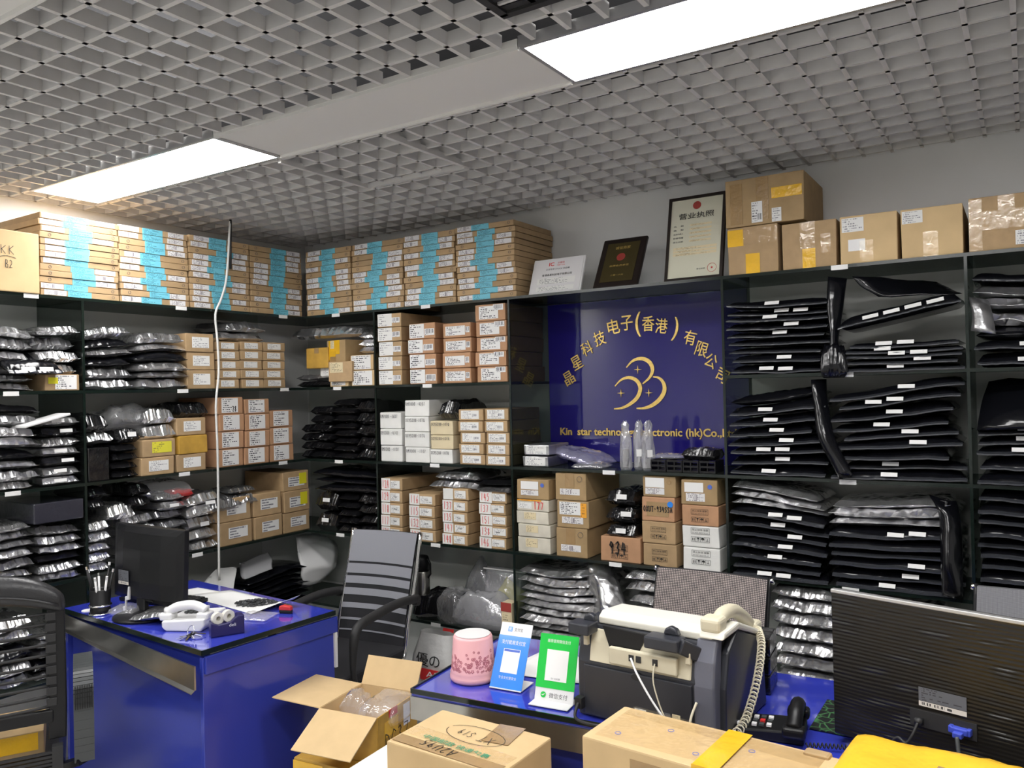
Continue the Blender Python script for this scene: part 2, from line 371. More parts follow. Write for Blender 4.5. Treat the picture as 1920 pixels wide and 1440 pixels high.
def mat_weave(name, a, b, sx, sz, gap=.35, rough=.7):
    """small woven grid on the object's own x / z axes"""
    m = mat(name, a, rough); nt = m.node_tree; N = nt.nodes; Lk = nt.links
    tc = N.new('ShaderNodeTexCoord'); sp = N.new('ShaderNodeSeparateXYZ'); Lk.new(tc.outputs['Object'], sp.inputs[0])
    def fr(o, s):
        m1 = N.new('ShaderNodeMath'); m1.operation = 'MULTIPLY'; m1.inputs[1].default_value = s; Lk.new(o, m1.inputs[0])
        m2 = N.new('ShaderNodeMath'); m2.operation = 'FRACT'; Lk.new(m1.outputs[0], m2.inputs[0])
        m3 = N.new('ShaderNodeMath'); m3.operation = 'LESS_THAN'; m3.inputs[1].default_value = gap; Lk.new(m2.outputs[0], m3.inputs[0]); return m3.outputs[0]
    mx = N.new('ShaderNodeMath'); mx.operation = 'MAXIMUM'; Lk.new(fr(sp.outputs[0], sx), mx.inputs[0]); Lk.new(fr(sp.outputs[2], sz), mx.inputs[1])
    mix = N.new('ShaderNodeMix'); mix.data_type = 'RGBA'; mix.inputs[6].default_value = (*a, 1); mix.inputs[7].default_value = (*b, 1)
    Lk.new(mx.outputs[0], mix.inputs[0]); Lk.new(mix.outputs[2], N['Principled BSDF'].inputs['Base Color'])
    return m
M['weave'] = mat_weave('taupe_weave', (.44, .37, .34), (.03, .027, .03), 172, 190, .36)
M['weave_fine'] = mat_weave('grey_weave', (.27, .27, .28), (.14, .14, .15), 320, 320, .4)

# ---------------------------------------------------------------- the setting
CZ = 2.448
def struct(o): o['kind'] = 'structure'; return o
def slab(name, lo, hi, m):
    b = MB(); b.box([(lo[i] + hi[i]) / 2 for i in range(3)], [hi[i] - lo[i] for i in range(3)])
    return struct(b.build(name, M[m]))
X0, X1, Y0, Y1 = -.362, 5.2, -5.2, .362
slab('floor', (X0 - .1, Y0 - .1, -.1), (X1 + .1, Y1 + .1, 0), 'floor')
slab('wall_back', (X0 - .1, Y1, 0), (X1 + .1, Y1 + .1, 2.9), 'wall')
slab('wall_side', (X0 - .1, Y0, 0), (X0, Y1, 2.9), 'wall')
slab('wall_far_side', (X1, Y0, 0), (X1 + .1, Y1, 2.9), 'wall')
slab('wall_front', (X0 - .1, Y0 - .1, 0), (X1 + .1, Y0, 2.9), 'wall')
slab('ceiling', (X0 - .1, Y0 - .1, 2.85), (X1 + .1, Y1 + .1, 2.95), 'plenum')

# open-cell ceiling: bars 10 mm wide, 55 mm tall, cells of 100 mm; left out where the lamp rows run
ROWS = [(-1.31, -1.015), (-2.405, -2.11), (-3.5, -3.205)]
b = MB(); T, H = .013, .035
def spans(lo, hi, cuts):
    out = [(lo, hi)]
    for a, c in cuts:
        nx = []
        for s, e in out:
            if c <= s or a >= e: nx.append((s, e)); continue
            if a > s: nx.append((s, a))
            if c < e: nx.append((c, e))
        out = nx
    return out
x = -.347
while x < X1:
    for s, e in spans(Y0 + .05, Y1 - .05, [(r[0] - .01, r[1] + .01) for r in ROWS] if x > -.19 else []):
        b.box((x, (s + e) / 2, CZ + H / 2), (T, e - s, H))
    x += .1
y = Y1 - .085
while y > Y0:
    inrow = any(r[0] - .015 < y < r[1] + .015 for r in ROWS)
    for s, e in spans(X0 + .005, X1, [(-.19, X1 + 1)] if inrow else []):
        b.box(((s + e) / 2, y, CZ + H / 2), (e - s, T * .96, H))
    y -= .1055
struct(b.build('ceiling_grid', M['grid']))
# lift-out hatch frame in the grid
b = MB()
for (p, q) in (((.965, -.995), (.965, -.525)), ((1.475, -.995), (1.475, -.525)), ((.965, -.525), (1.475, -.525))):
    b.bar((*p, CZ - .002), (*q, CZ - .002), .016, .02)
struct(b.build('trim_1', M['grid']))
# rows of lamps and blank panels
def ceiling_lamp(x0, x1, y0, y1, label):
    t = thing('ceiling_light', label, 'ceiling light', ((x0 + x1) / 2, (y0 + y1) / 2, CZ), 0, 'ceiling light panels')
    w, d = x1 - x0, y1 - y0
    f = MB()
    for sx in (-1, 1): f.box((sx * (w / 2 - .006), 0, .012), (.012, d, .03))
    for sy in (-1, 1): f.box((0, sy * (d / 2 - .006), .012), (w - .024, .012, .03))
    f.build('frame', M['alu'], t)
    MB().box((0, 0, .008), (w - .026, d - .026, .01)).build('diffuser', M['lamp'], t)
    return t
def blank(n, x0, x1, y0, y1):
    f = MB(); f.box(((x0 + x1) / 2, (y0 + y1) / 2, CZ + .012), (x1 - x0 - .004, y1 - y0, .018))
    for yy in (y0 + .006, y1 - .006): f.box(((x0 + x1) / 2, yy, CZ + .0), (x1 - x0 - .004, .01, .014))
    struct(f.build('trim_%d' % n, M['panel']))
names = {(0, 0): 'glowing light panel in the ceiling above the side wall shelving', (0, 2): 'glowing light panel in the ceiling beyond the blank white panel',
         (1, 0): 'light panel of the middle ceiling row near the side wall', (1, 2): 'light panel of the middle ceiling row over the counter',
         (2, 0): 'light panel of the third ceiling row near the side wall', (2, 2): 'light panel of the third ceiling row, away from the sign wall'}
k = 2
for ri, (ya, yb) in enumerate(ROWS):
    for ci, (xa, xb) in enumerate(((-.175, 1.0), (1.0, 2.2), (2.2, 3.4), (3.4, 4.6))):
        if ci in (0, 2): ceiling_lamp(xa, xb, ya, yb, names[(ri, ci)])
        else: blank(k, xa, xb, ya, yb); k += 1
v = thing('ceiling_vent', 'black square vent let into the ceiling grid beside a lamp', 'vent', (2.42, -1.62, CZ))
f = MB()
for i in range(6): f.box((0, -.12 + i * .048, .006), (.28, .03, .012), None)
f.build('louvre', M['rubber'], v)
f = MB()
for sx in (-1, 1): f.box((sx * .15, 0, .004), (.02, .29, .02))
for sy in (-1, 1): f.box((0, sy * .145, .004), (.32, .02, .02))
f.build('frame', M['rubber'], v)

# ---------------------------------------------------------------- glass shelving along the two walls
SH = [2.0, 1.62, 1.24, .86, .48]     # tops of the five shelf levels
TH, DEP = .012, .35
def tags(root, level, spots, wall):
    for s in spots:
        o = MB().box((0, 0, 0), (.056, .002, .017)).build('shelf_tag', M['paper'], root)
        if wall == 'B': o.location = (s, -.003, SH[level] - .009)
        else: o.location = (.003, s, SH[level] - .009); o.rotation_euler = (0, 0, R(90))
def shelf_board(root, lo, hi, front):
    """glass board with a dark polished front edge as its own sub-part"""
    o = MB().box([(lo[i] + hi[i]) / 2 for i in range(3)], [hi[i] - lo[i] for i in range(3)]).build('shelf', M['shelf'], root)
    if front == 'B': MB().box(((lo[0] + hi[0]) / 2, lo[1] - .0012, (lo[2] + hi[2]) / 2), (hi[0] - lo[0], .0025, hi[2] - lo[2])).build('polished_edge', M['edge'], o)
    else: MB().box((hi[0] + .0012, (lo[1] + hi[1]) / 2, (lo[2] + hi[2]) / 2), (.0025, hi[1] - lo[1], hi[2] - lo[2])).build('polished_edge', M['edge'], o)
def divider(root, x, z0, z1, wall):
    t = .0095
    if wall == 'B':
        o = MB().box((x, DEP / 2 + .002, (z0 + z1) / 2), (t, DEP - .006, z1 - z0)).build('divider', M['glass'], root)
        MB().box((x, .0, (z0 + z1) / 2), (t, .005, z1 - z0)).build('polished_edge', M['edge'], o)
    else:
        o = MB().box((-DEP / 2 - .002, x, (z0 + z1) / 2), (DEP - .006, t, z1 - z0)).build('divider', M['glass'], root)
        MB().box((0, x, (z0 + z1) / 2), (.005, t, z1 - z0)).build('polished_edge', M['edge'], o)
back = thing('glass_shelving', 'smoked glass shelving along the back wall around the blue sign', 'shelving', (0, 0, 0))
A0, A1, A2, A3, A4, AE = .507, 1.311, 2.285, 3.099, 3.92, 4.6
for lv, segs in enumerate(([(-.35, AE)], [(-.35, A1), (A2, AE)], [(-.35, AE)], [(-.35, AE)], [(-.35, AE)])):
    for s, e in segs: shelf_board(back, (s, 0, SH[lv] - TH), (e, DEP, SH[lv]), 'B')
for i, xx in enumerate((A0, A1, A2, A3, A4)):
    for lv in range(4):
        z0, z1 = SH[lv + 1], SH[lv] - TH
        if i in (1, 2) and lv == 0: z0 = SH[2]
        if i in (1, 2) and lv == 1: continue
        if i == 0 and lv == 3: continue
        divider(back, xx, z0, z1, 'B')
MB().box(((.0 + A1) / 2 - .17, DEP + .004, 1.24), (A1 + .34, .006, 1.5)).build('back_panel', M['bay_back'], back)
MB().box(((A2 + AE) / 2, DEP + .004, 1.24), (AE - A2, .006, 1.5)).build('back_panel', M['bay_back'], back)
MB().box(((A1 + A2) / 2, DEP + .004, .86), (A2 - A1, .006, .74)).build('back_panel', M['bay_back'], back)
for lv, sp in ((0, (.245, .84, 2.71)), (1, (.245, .84, 2.72)), (2, (.245, .875, 1.79, 2.72)), (3, (.245, .87, 1.81, 2.72)), (4, (.86,))): tags(back, lv, sp, 'B')
side = thing('glass_shelving', 'smoked glass shelving along the side wall behind the desk', 'shelving', (0, 0, 0))
B1, BE = -1.197, -2.15
for lv in range(5): shelf_board(side, (-DEP, BE, SH[lv] - TH), (0, -.003, SH[lv]), 'L')
for lv in range(4):
    for yy in (B1, BE + .03): divider(side, yy, SH[lv + 1], SH[lv] - TH, 'L')
MB().box((-DEP - .004, BE / 2, 1.24), (.006, -BE - .02, 1.5)).build('back_panel', M['bay_back'], side)
for lv, sp in ((0, (-1.4, -.74, -.14)), (1, (-1.48, -.74, -.14)), (2, (-1.48, -.74, -.16)), (3, (-.68,))): tags(side, lv, sp, 'L')

# ---------------------------------------------------------------- cartons
def sticker(w, h, m, parent, x, y, z, name='label', rx=0, ry=0, rz=0, t=.0006, pname=None):
    me = bpy.data.meshes.new(name)
    a, c = w / 2, h / 2
    vs = [(i * a, j * t / 2, k * c) for k in (-1, 1) for j in (-1, 1) for i in (-1, 1)]
    fs = [(0, 2, 3, 1), (4, 5, 7, 6), (0, 1, 5, 4), (2, 6, 7, 3), (0, 4, 6, 2), (1, 3, 7, 5)]
    if m == 'tape_c': fs = [(0, 1, 5, 4)]
    me.from_pydata(vs, [], fs)
    uv = me.uv_layers.new(name='UVMap')
    for lp in me.loops:
        p = vs[lp.vertex_index]; uv.data[lp.index].uv = (p[0] / w + .5, p[2] / h + .5)
    me.materials.append(M[m])
    o = link(bpy.data.objects.new(name, me), parent); o.location = (x, y, z); o.rotation_euler = (rx, ry, rz)
    return o
def carton_mesh(w, d, h, bev=.004, warp=.002, seed=0):
    rr = random.Random(seed); bm = bmesh.new()
    vs = [bm.verts.new((i * w / 2 + rr.uniform(-1, 1) * warp, j * d / 2, (k * h if k else 0) + (rr.uniform(-1, 0) * warp if k else 0))) for k in (0, 1) for j in (-1, 1) for i in (-1, 1)]
    for f in [(0, 2, 3, 1), (4, 5, 7, 6), (0, 1, 5, 4), (2, 6, 7, 3), (0, 4, 6, 2), (1, 3, 7, 5)]: bm.faces.new([vs[i] for i in f])
    bmesh.ops.recalc_face_normals(bm, faces=bm.faces)
    bmesh.ops.bevel(bm, geom=bm.edges[:], offset=min(bev, h * .12), segments=2, profile=.6, affect='EDGES')
    me = bpy.data.meshes.new('carton'); bm.to_mesh(me); bm.free(); return me
_seed = [0]
PART = {'p_grey': 'label', 'p_text': 'label', 'p_thin': 'label', 'p_bar': 'label', 'p_bar2': 'label', 'p_reel': 'label', 'p_blue': 'sticker', 'p_cream': 'label', 'p_yellow': 'sticker', 'p_orange': 'sticker', 'p_green': 'sticker',
        'yellow': 'sticker', 'paper': 'label', 'tape_y': 'tape', 'tape_b': 'tape', 'tape_c': 'tape', 'white_board': 'label', 'grey_label': 'label', 'ink_blue': 'sticker', 'red_dark': 'sticker', 'sky_blue': 'sticker', 'red': 'sticker'}
def place(o, wall, a, z, d, inset, rot):
    if wall == 'B': o.location = (a, inset + d / 2, z); o.rotation_euler = (0, 0, rot)
    else: o.location = (-inset - d / 2, a, z); o.rotation_euler = (0, 0, R(90) + rot)
def carton(name, label, cat, group, wall, a, z, w, d, h, board, stickers=(), inset=.004, rot=0.0, flaps=True):
    _seed[0] += 1; s = _seed[0]
    me = carton_mesh(w, d, h, seed=s); me.materials.append(M[board])
    o = link(bpy.data.objects.new(name, me)); tag(o, label, cat, group); place(o, wall, a, z, d, inset, rot)
    for i, (m, u0, v0, u1, v1) in enumerate(stickers):
        lift = .0012 + .0005 * i
        sticker((u1 - u0) * w, (v1 - v0) * h, m, o, ((u0 + u1) / 2 - .5) * w, -d / 2 - lift, (v0 + v1) / 2 * h, PART.get(m, 'label'))
    return o

def ring(parent, m, x, y, z, r, w=.0016, name='printed_mark'):
    f = MB(); f.tube([(r * math.cos(2 * math.pi * k / 16), 0, r * math.sin(2 * math.pi * k / 16)) for k in range(16)], w / 2, 4, closed=True)
    o = f.build(name, m, parent); o.location = (x, y, z); return o
def handling_marks(parent, m, x, y, z, w):
    """two boxed lines of warning print over four boxed handling pictures"""
    f = MB(); h = w * .26
    def fr(x0, z0, x1, z1, t):
        f.box(((x0 + x1) / 2, 0, z0), (x1 - x0, .0005, t)); f.box(((x0 + x1) / 2, 0, z1), (x1 - x0, .0005, t))
        f.box((x0, 0, (z0 + z1) / 2), (t, .0005, z1 - z0)); f.box((x1, 0, (z0 + z1) / 2), (t, .0005, z1 - z0))
    t = w * .014
    fr(-w / 2, -h * .05 - h, w / 2, -h * .05, t)
    fr(-w / 2, h * .55, w / 2, h * 1.75, t)
    c = w / 4
    for i in range(1, 4): f.box((-w / 2 + i * c, 0, -h * .55), (t, .0005, h))
    zc = -h * .55; q = h * .36
    for s in (-.45, .15):
        f.box((-w / 2 + c * .5 + s * q * 1.6 + q * .2, 0, zc - q * .1), (q * .35, .0005, q * 1.5))
    f.prism([(-w / 2 + c * 1.5 - q * .8, zc + q), (-w / 2 + c * 1.5 + q * .8, zc + q), (-w / 2 + c * 1.5 + q * .15, zc), (-w / 2 + c * 1.5 + q * .15, zc - q), (-w / 2 + c * 1.5 - q * .15, zc - q), (-w / 2 + c * 1.5 - q * .15, zc)], -.00025, .00025)
    f.prism([(-w / 2 + c * 2.5 + q * math.cos(R(k)), zc + q * math.sin(R(k))) for k in range(0, 181, 30)] , -.00025, .00025)
    f.box((-w / 2 + c * 2.5, 0, zc - q * .4), (q * .2, .0005, q * 1.1))
    f.box((-w / 2 + c * 3.5, 0, zc - q * .6), (q * 1.5, .0005, q * .3)); f.box((-w / 2 + c * 3.5, 0, zc + q * .2), (q * .25, .0005, q * 1.2))
    o = f.build('printed_mark', m, parent); o.location = (x, y, z)
    text('禁止掉落·撞擊', m, o, (0, -.0002, h * 1.36), fit=(w * .88, h * .42), depth=0)
    text('DO NOT DROP OR HIT', m, o, (0, -.0002, h * .8), fit=(w * .88, h * .22), depth=0)

# ---------------------------------------------------------------- bags
def bag_mb(w, d, h, seed, crumple=1.0, nx=22, ny=12, sag=0.0, puff=.5, bend=None):
    """sealed pillow: two skins that meet in a crimped rim, crumpled"""
    rr = random.Random(seed * 7 + 3); o1 = Vector((rr.uniform(0, 99), rr.uniform(0, 99), rr.uniform(0, 99)))
    b = MB(); top = []; bot = []
    for j in range(ny + 1):
        for i in range(nx + 1):
            u = -1 + 2 * i / nx; v = -1 + 2 * j / ny
            prof = max(0.0, (1 - abs(u) ** 5) * (1 - abs(v) ** 6)) ** puff
            n1 = noise.noise(o1 + Vector((u * 1.6, v * 1.6, 0)))
            n2 = 1 - abs(noise.noise(o1 + Vector((u * 4.5, v * 3.5, 5)))) * 2
            n3 = noise.noise(o1 + Vector((u * 9, v * 7, 9)))
            rim = .30 + .25 * noise.noise(o1 + Vector((u * 1.8, v * .7, 3))) * crumple
            zt = rim + (1 - rim) * prof * (.80 + .25 * n1) + prof * crumple * (.10 * n2 + .10 * n3) + (1 - prof) * crumple * .10 * n3
            zb = rim - rim * prof * (1.0 + .15 * n3 * crumple) - .03
            zb = max(zb, 0.0)
            if zt < zb + .02: zt = zb + .02
            sx = u * (1 + .02 * crumple * noise.noise(o1 + Vector((u, v * 5, 20))))
            sy = v * (1 + .05 * crumple * noise.noise(o1 + Vector((u * 5, v, 30))))
            jx = rr.uniform(-1, 1) * .25 / nx * crumple; jy = rr.uniform(-1, 1) * .25 / ny * crumple
            dz = -sag * abs(u) ** 3
            top.append(((sx + jx) * w / 2, (sy + jy) * d / 2, (zt + dz) * h)); bot.append(((sx + jx) * w / 2, (sy + jy) * d / 2, (zb + dz) * h))
    mx = max(p[2] for p in top)
    top = [(x, y, min(z, mx) * h / mx) for x, y, z in top]; bot = [(x, y, z * h / mx) for x, y, z in bot]
    if bend:
        a0, a1, kx, ph, ox = bend; f = lambda x: .5 + .5 * math.sin(kx * (x + ox) + ph)
        top = [(x, y, z + f(x) * (a0 + (a1 - a0) * z / h)) for x, y, z in top]; bot = [(x, y, z + f(x) * (a0 + (a1 - a0) * z / h)) for x, y, z in bot]
    b.v = top + bot; n = (nx + 1) * (ny + 1); q = lambda i, j: j * (nx + 1) + i
    for j in range(ny):
        for i in range(nx):
            a, c, e, g = q(i, j), q(i + 1, j), q(i + 1, j + 1), q(i, j + 1)
            b.f.append((a, c, e, g)); b.f.append((n + g, n + e, n + c, n + a))
    edge = [q(i, 0) for i in range(nx + 1)] + [q(nx, j) for j in range(1, ny + 1)] + [q(i, ny) for i in range(nx - 1, -1, -1)] + [q(0, j) for j in range(ny - 1, 0, -1)]
    for k in range(len(edge)):
        a, c = edge[k], edge[(k + 1) % len(edge)]
        b.f.append((c, a, n + a, n + c))
    front = [top[q(i, 0)] for i in range(nx + 1)]
    return b, front
def bag(kind, label, group, wall, a, z, w, d, h, inset=.0, rot=0.0, tilt=0.0, labels=0, lab_u=0.0, name=None, cat='bag', bend=None):
    _seed[0] += 1; s = _seed[0]
    P = {'foil': ('foil', 1.0, 24, 12, .32, False), 'dull': ('foil_dull', 1.0, 24, 12, .32, False), 'pack': ('black_wrap', .45, 18, 10, .22, False), 'fpack': ('foil', .5, 18, 10, .24, False),
         'esd': ('esd', .5, 24, 8, .26, True), 'puffy': ('esd', .8, 22, 12, .6, True), 'film': ('film', .8, 18, 12, .6, True), 'haze': ('film_grey', .9, 18, 12, .6, True), 'lilac': ('film_lilac', .9, 18, 12, .6, True)}[kind]
    b, front = bag_mb(w, d, h, s, P[1], P[2], P[3], puff=P[4], bend=bend)
    o = b.build(name or {'foil': 'foil_bag', 'dull': 'foil_bag', 'fpack': 'foil_pack', 'pack': 'black_pack', 'esd': 'black_bag', 'puffy': 'black_bag'}.get(kind, 'clear_bag'), M[P[0]], None, smooth=P[5])
    tag(o, label, cat, group); place(o, wall, a, z, d, inset, rot)
    if tilt: o.rotation_euler = (0, tilt, o.rotation_euler[2]) if wall == 'B' else (tilt, 0, o.rotation_euler[2])
    if kind == 'esd':
        lip = MB(); n = len(front)
        for i in range(n - 1):
            p, q = front[i], front[i + 1]; t = .0022; L = .013
            vs = [(p[0], p[1] + .004, p[2] - t), (q[0], q[1] + .004, q[2] - t), (q[0], q[1] - L, q[2] - t - .006), (p[0], p[1] - L, p[2] - t - .006)]
            vs += [(x, y, zz + 2 * t) for x, y, zz in vs]
            lip.add(vs, [(3, 2, 1, 0), (4, 5, 6, 7), (3, 7, 6, 2)] + ([(0, 4, 7, 3)] if i == 0 else []) + ([(1, 2, 6, 5)] if i == n - 2 else []))
        lip.build('zip_seal', M['zip'], o)
    for k in range(labels):
        uu = lab_u + (k - (labels - 1) / 2) * .068 / w
        i = min(len(front) - 1, max(0, int(round((uu + .5) * (len(front) - 1))))); fz = front[i][2]
        if kind == 'esd': sticker(.052, .016, 'paper', o, uu * w, -d / 2 - .012, fz + .010, 'label', rx=R(-38), t=.001)
        else: sticker(min(.05, w * .35), min(.02, h * .35), 'paper', o, uu * w, -d / 2 - .003, h * .55, 'label', rx=R(-8), t=.001)
    return o

# ---- where the repeats stand (metres)
REEL = [
    ('L', -1.196, 0.333, 13, 0.331, 'pile beside the marked carton, atop side shelving'),
    ('L', -0.86, 0.342, 12, 0.335, 'third pile from the corner, atop side shelving'),
    ('L', -0.515, 0.348, 12, 0.342, 'second pile from the corner, atop side shelving'),
    ('L', -0.168, 0.346, 12, 0.343, 'pile at the corner, atop side shelving'),
    ('B', 0.184, 0.334, 12, 0.344, 'pile at the corner, atop back shelving'),
    ('B', 0.526, 0.348, 12, 0.343, 'second pile from the corner, atop back shelving'),
    ('B', 0.859, 0.317, 12, 0.344, 'third pile from the corner, atop back shelving'),
    ('B', 1.185, 0.333, 13, 0.347, 'pile beside the certificates, atop back shelving'),
]
COLS = [
    ('B', 1.62, 0.601, 0.153, 0.32, [0.074, 0.069, 0.074, 0.071, 0.069], 'b1a', 'brown carton, big white label', 'first column, upper shelf beside the sign', 0.004, 0, 'carton', 'box', None),
    ('B', 1.62, 0.801, 0.162, 0.32, [0.075, 0.072, 0.072, 0.077], 'b1b', 'brown carton, white label and barcode', 'second column, upper shelf beside the sign', 0.004, 0, 'carton', 'box', None),
    ('B', 1.62, 1.012, 0.164, 0.3, [0.072, 0.072, 0.07, 0.07], 'b1c', 'carton with slim printed label', 'third column, upper shelf beside the sign', 0.004, 0, 'carton', 'box', None),
    ('B', 1.62, 1.206, 0.167, 0.33, [0.073, 0.068, 0.068, 0.07, 0.078], 'b1d', 'carton with wide printed label', 'fourth column, upper shelf beside the sign', 0.004, 0, 'carton', 'box', None),
    ('B', 1.24, 0.595, 0.141, 0.28, [0.082, 0.082, 0.082], 'w1', 'white carton, pencilled code', 'first white column, middle shelf', 0.004, 0, 'carton', 'box', None),
    ('B', 1.24, 0.758, 0.15, 0.28, [0.075, 0.075, 0.075, 0.08], 'w2', 'white carton, pencilled code', 'second white column, middle shelf', 0.004, 0, 'carton', 'box', None),
    ('B', 1.24, 0.905, 0.134, 0.26, [0.068, 0.068, 0.068], ['w3', 'cr', 'cr'], 'pale carton with written code', 'pale column beside the small cartons', 0.004, 0, 'carton', 'box', None),
    ('B', 1.24, 1.086, 0.14, 0.28, [0.049, 0.049, 0.054, 0.052, 0.054], 'sm', 'small brown carton', 'small column beside the cream cartons', 0.004, 0, 'carton', 'box', None),
    ('B', 1.24, 1.231, 0.126, 0.28, [0.048, 0.051, 0.053, 0.053, 0.056], 'sm', 'small brown carton', 'small column against the sign divider', 0.004, 0, 'carton', 'box', None),
    ('B', 0.86, 0.591, 0.135, 0.3, [0.058, 0.058, 0.061, 0.061, 0.061], 'n1', 'carton with red number', 'first red-numbered column, lower shelf', 0.004, 0, 'carton', 'box', None),
    ('B', 0.86, 0.782, 0.156, 0.3, [0.057, 0.059, 0.057, 0.057], 'n2', 'carton with red number', 'second red-numbered column, lower shelf', 0.004, 0, 'carton', 'box', None),
    ('B', 0.86, 0.983, 0.144, 0.3, [0.053, 0.05, 0.053, 0.055, 0.055], 'n3', 'carton with red number', 'third red-numbered column, lower shelf', 0.004, 0, 'carton', 'box', None),
    ('B', 0.86, 1.196, 0.144, 0.3, [0.053, 0.051, 0.051, 0.053, 0.053], 'n4', 'carton with red number', 'fourth red-numbered column, lower shelf', 0.004, 0, 'carton', 'box', None),
    ('B', 0.86, 1.41, 0.165, 0.27, [0.071, 0.057, 0.057, 0.052, 0.089], ['ow0', 'ow0', 'ow0', 'o177', 'kd'], 'worn carton', 'worn column below the blue sign', 0.004, 0, 'carton', 'box', None),
    ('B', 0.86, 1.606, 0.15, 0.33, [0.126, 0.117, 0.119], ['kt1', 'kt2', 'kt1'], 'tall taped brown carton', 'taped column below the blue sign', 0.004, 0, 'carton', 'box', None),
    ('B', 0.86, 1.828, 0.18, 0.26, [0.106], ['m934'], 'reddish carton with bold marker number', 'under the black packs below the sign', 0.004, 0, 'carton', 'box', None),
    ('B', 0.86, 2.002, 0.141, 0.3, [0.091, 0.09, 0.098, 0.084], ['hm', 'hm2', 'oxu', 'kd2'], 'brown carton', 'column beside the black packs', 0.004, 0, 'carton', 'box', None),
    ('B', 0.86, 2.175, 0.148, 0.3, [0.092, 0.083, 0.081, 0.1], ['hmw', 'hmw', 'hmr', 'kd3'], 'carton', 'column beside the flat black bags', 0.004, 0, 'carton', 'box', None),
    ('B', 1.62, 0.41, 0.158, 0.2, [0.081, 0.079], 'cl', 'carton covered by white label', 'pair against the corner bay divider', 0.004, 0, 'carton', 'box', None),
    ('B', 1.62, 0.251, 0.13, 0.2, [0.058], ['cl2'], 'low brown carton with pale label', 'on the upper shelf of the corner bay', 0.004, 0, 'carton', 'box', None),
    ('L', 1.62, -1.281, 0.135, 0.25, [0.067], ['yl'], 'brown carton with printed label and yellow sticker', 'under foil bags, upper side shelf', 0.004, 0, 'carton', 'box', None),
    ('L', 1.62, -0.632, 0.151, 0.3, [0.09, 0.083, 0.088], 'k3', 'square brown carton', 'column beside foil bags, upper side shelf', 0.004, 0, 'carton', 'box', None),
    ('L', 1.62, -0.476, 0.128, 0.3, [0.047, 0.044, 0.047, 0.047, 0.044], 's5', 'small pale-labelled carton', 'first small column, upper side shelf', 0.004, 0, 'carton', 'box', None),
    ('L', 1.62, -0.338, 0.135, 0.3, [0.048, 0.045, 0.048, 0.048, 0.045], 's5', 'small pale-labelled carton', 'second small column, upper side shelf', 0.004, 0, 'carton', 'box', None),
    ('L', 1.62, -0.194, 0.14, 0.3, [0.047, 0.047, 0.047, 0.047, 0.047], 's5', 'small pale-labelled carton', 'third small column, upper side shelf', 0.004, 0, 'carton', 'box', None),
    ('L', 1.24, -0.862, 0.161, 0.25, [0.081, 0.078], ['k3', 'ky'], 'brown carton, printed label', 'pair beside black packs, middle side shelf', 0.004, 0, 'carton', 'box', None),
    ('L', 1.24, -0.69, 0.152, 0.25, [0.081, 0.086, 0.081], ['k3', 'kp', 'k3'], 'brown carton', 'column of three, middle side shelf', 0.004, 0, 'carton', 'box', None),
    ('L', 1.24, -0.471, 0.146, 0.3, [0.088, 0.085, 0.083, 0.083], 'k4', 'brown carton, big label', 'first large column, middle side shelf', 0.004, 0, 'carton', 'box', None),
    ('L', 1.24, -0.31, 0.15, 0.3, [0.086, 0.083, 0.083, 0.075], 'k4', 'brown carton, big label', 'second large column, middle side shelf', 0.004, 0, 'carton', 'box', None),
    ('L', 1.24, -0.151, 0.15, 0.3, [0.088, 0.089, 0.089], 'k4', 'brown carton, big label', 'third large column, middle side shelf', 0.004, 0, 'carton', 'box', None),
    ('L', 0.86, -0.453, 0.185, 0.3, [0.114, 0.114], 'k5', 'wide brown carton', 'first wide column, lower side shelf', 0.004, 0, 'carton', 'box', None),
    ('L', 0.86, -0.258, 0.177, 0.3, [0.113, 0.116], 'k5', 'wide brown carton', 'second wide column, lower side shelf', 0.004, 0, 'carton', 'box', None),
    ('L', 0.86, -0.066, 0.177, 0.3, [0.106, 0.112, 0.101], ['k5', 'k5y', 'k5y'], 'wide brown carton', 'third wide column, lower side shelf', 0.004, 0, 'carton', 'box', None),
    ('L', 1.24, -1.135, 0.091, 0.25, [0.142], ['bb'], 'tall black wrapped box', 'against the divider, middle side shelf', 0.004, 0, 'black_pack', 'box', None),
    ('B', 2.0, 2.403, 0.188, 0.33, [0.18], ['tc1'], 'brown carton with yellow tape band', 'below the dark carton beside the framed licence', 0.004, 0, 'carton', 'box', None),
    ('B', 2.0, 2.605, 0.189, 0.33, [0.171], ['tc2'], 'brown carton with clear and yellow tape', 'below the dark carton, second beside the licence', 0.004, 0, 'carton', 'box', None),
    ('B', 2.0, 2.806, 0.185, 0.33, [0.171], ['tc3'], 'square brown carton with two white labels', 'atop the shelving, third from the licence', 0.004, 0, 'carton', 'box', None),
    ('B', 2.0, 3.002, 0.186, 0.33, [0.169], ['tc4'], 'square brown carton with one white label', 'atop the shelving, fourth from the licence', 0.004, 0, 'carton', 'box', None),
    ('B', 2.0, 3.215, 0.208, 0.33, [0.178], ['tc5'], 'brown carton covered in shiny clear tape', 'atop the shelving, last from the licence', 0.004, 0, 'carton', 'box', None),
    ('B', 2.181, 2.448, 0.288, 0.33, [0.182], ['tc0'], 'dark brown carton with tape strips', 'lying across two cartons beside the framed licence', 0.004, 0, 'carton', 'box', None),
]
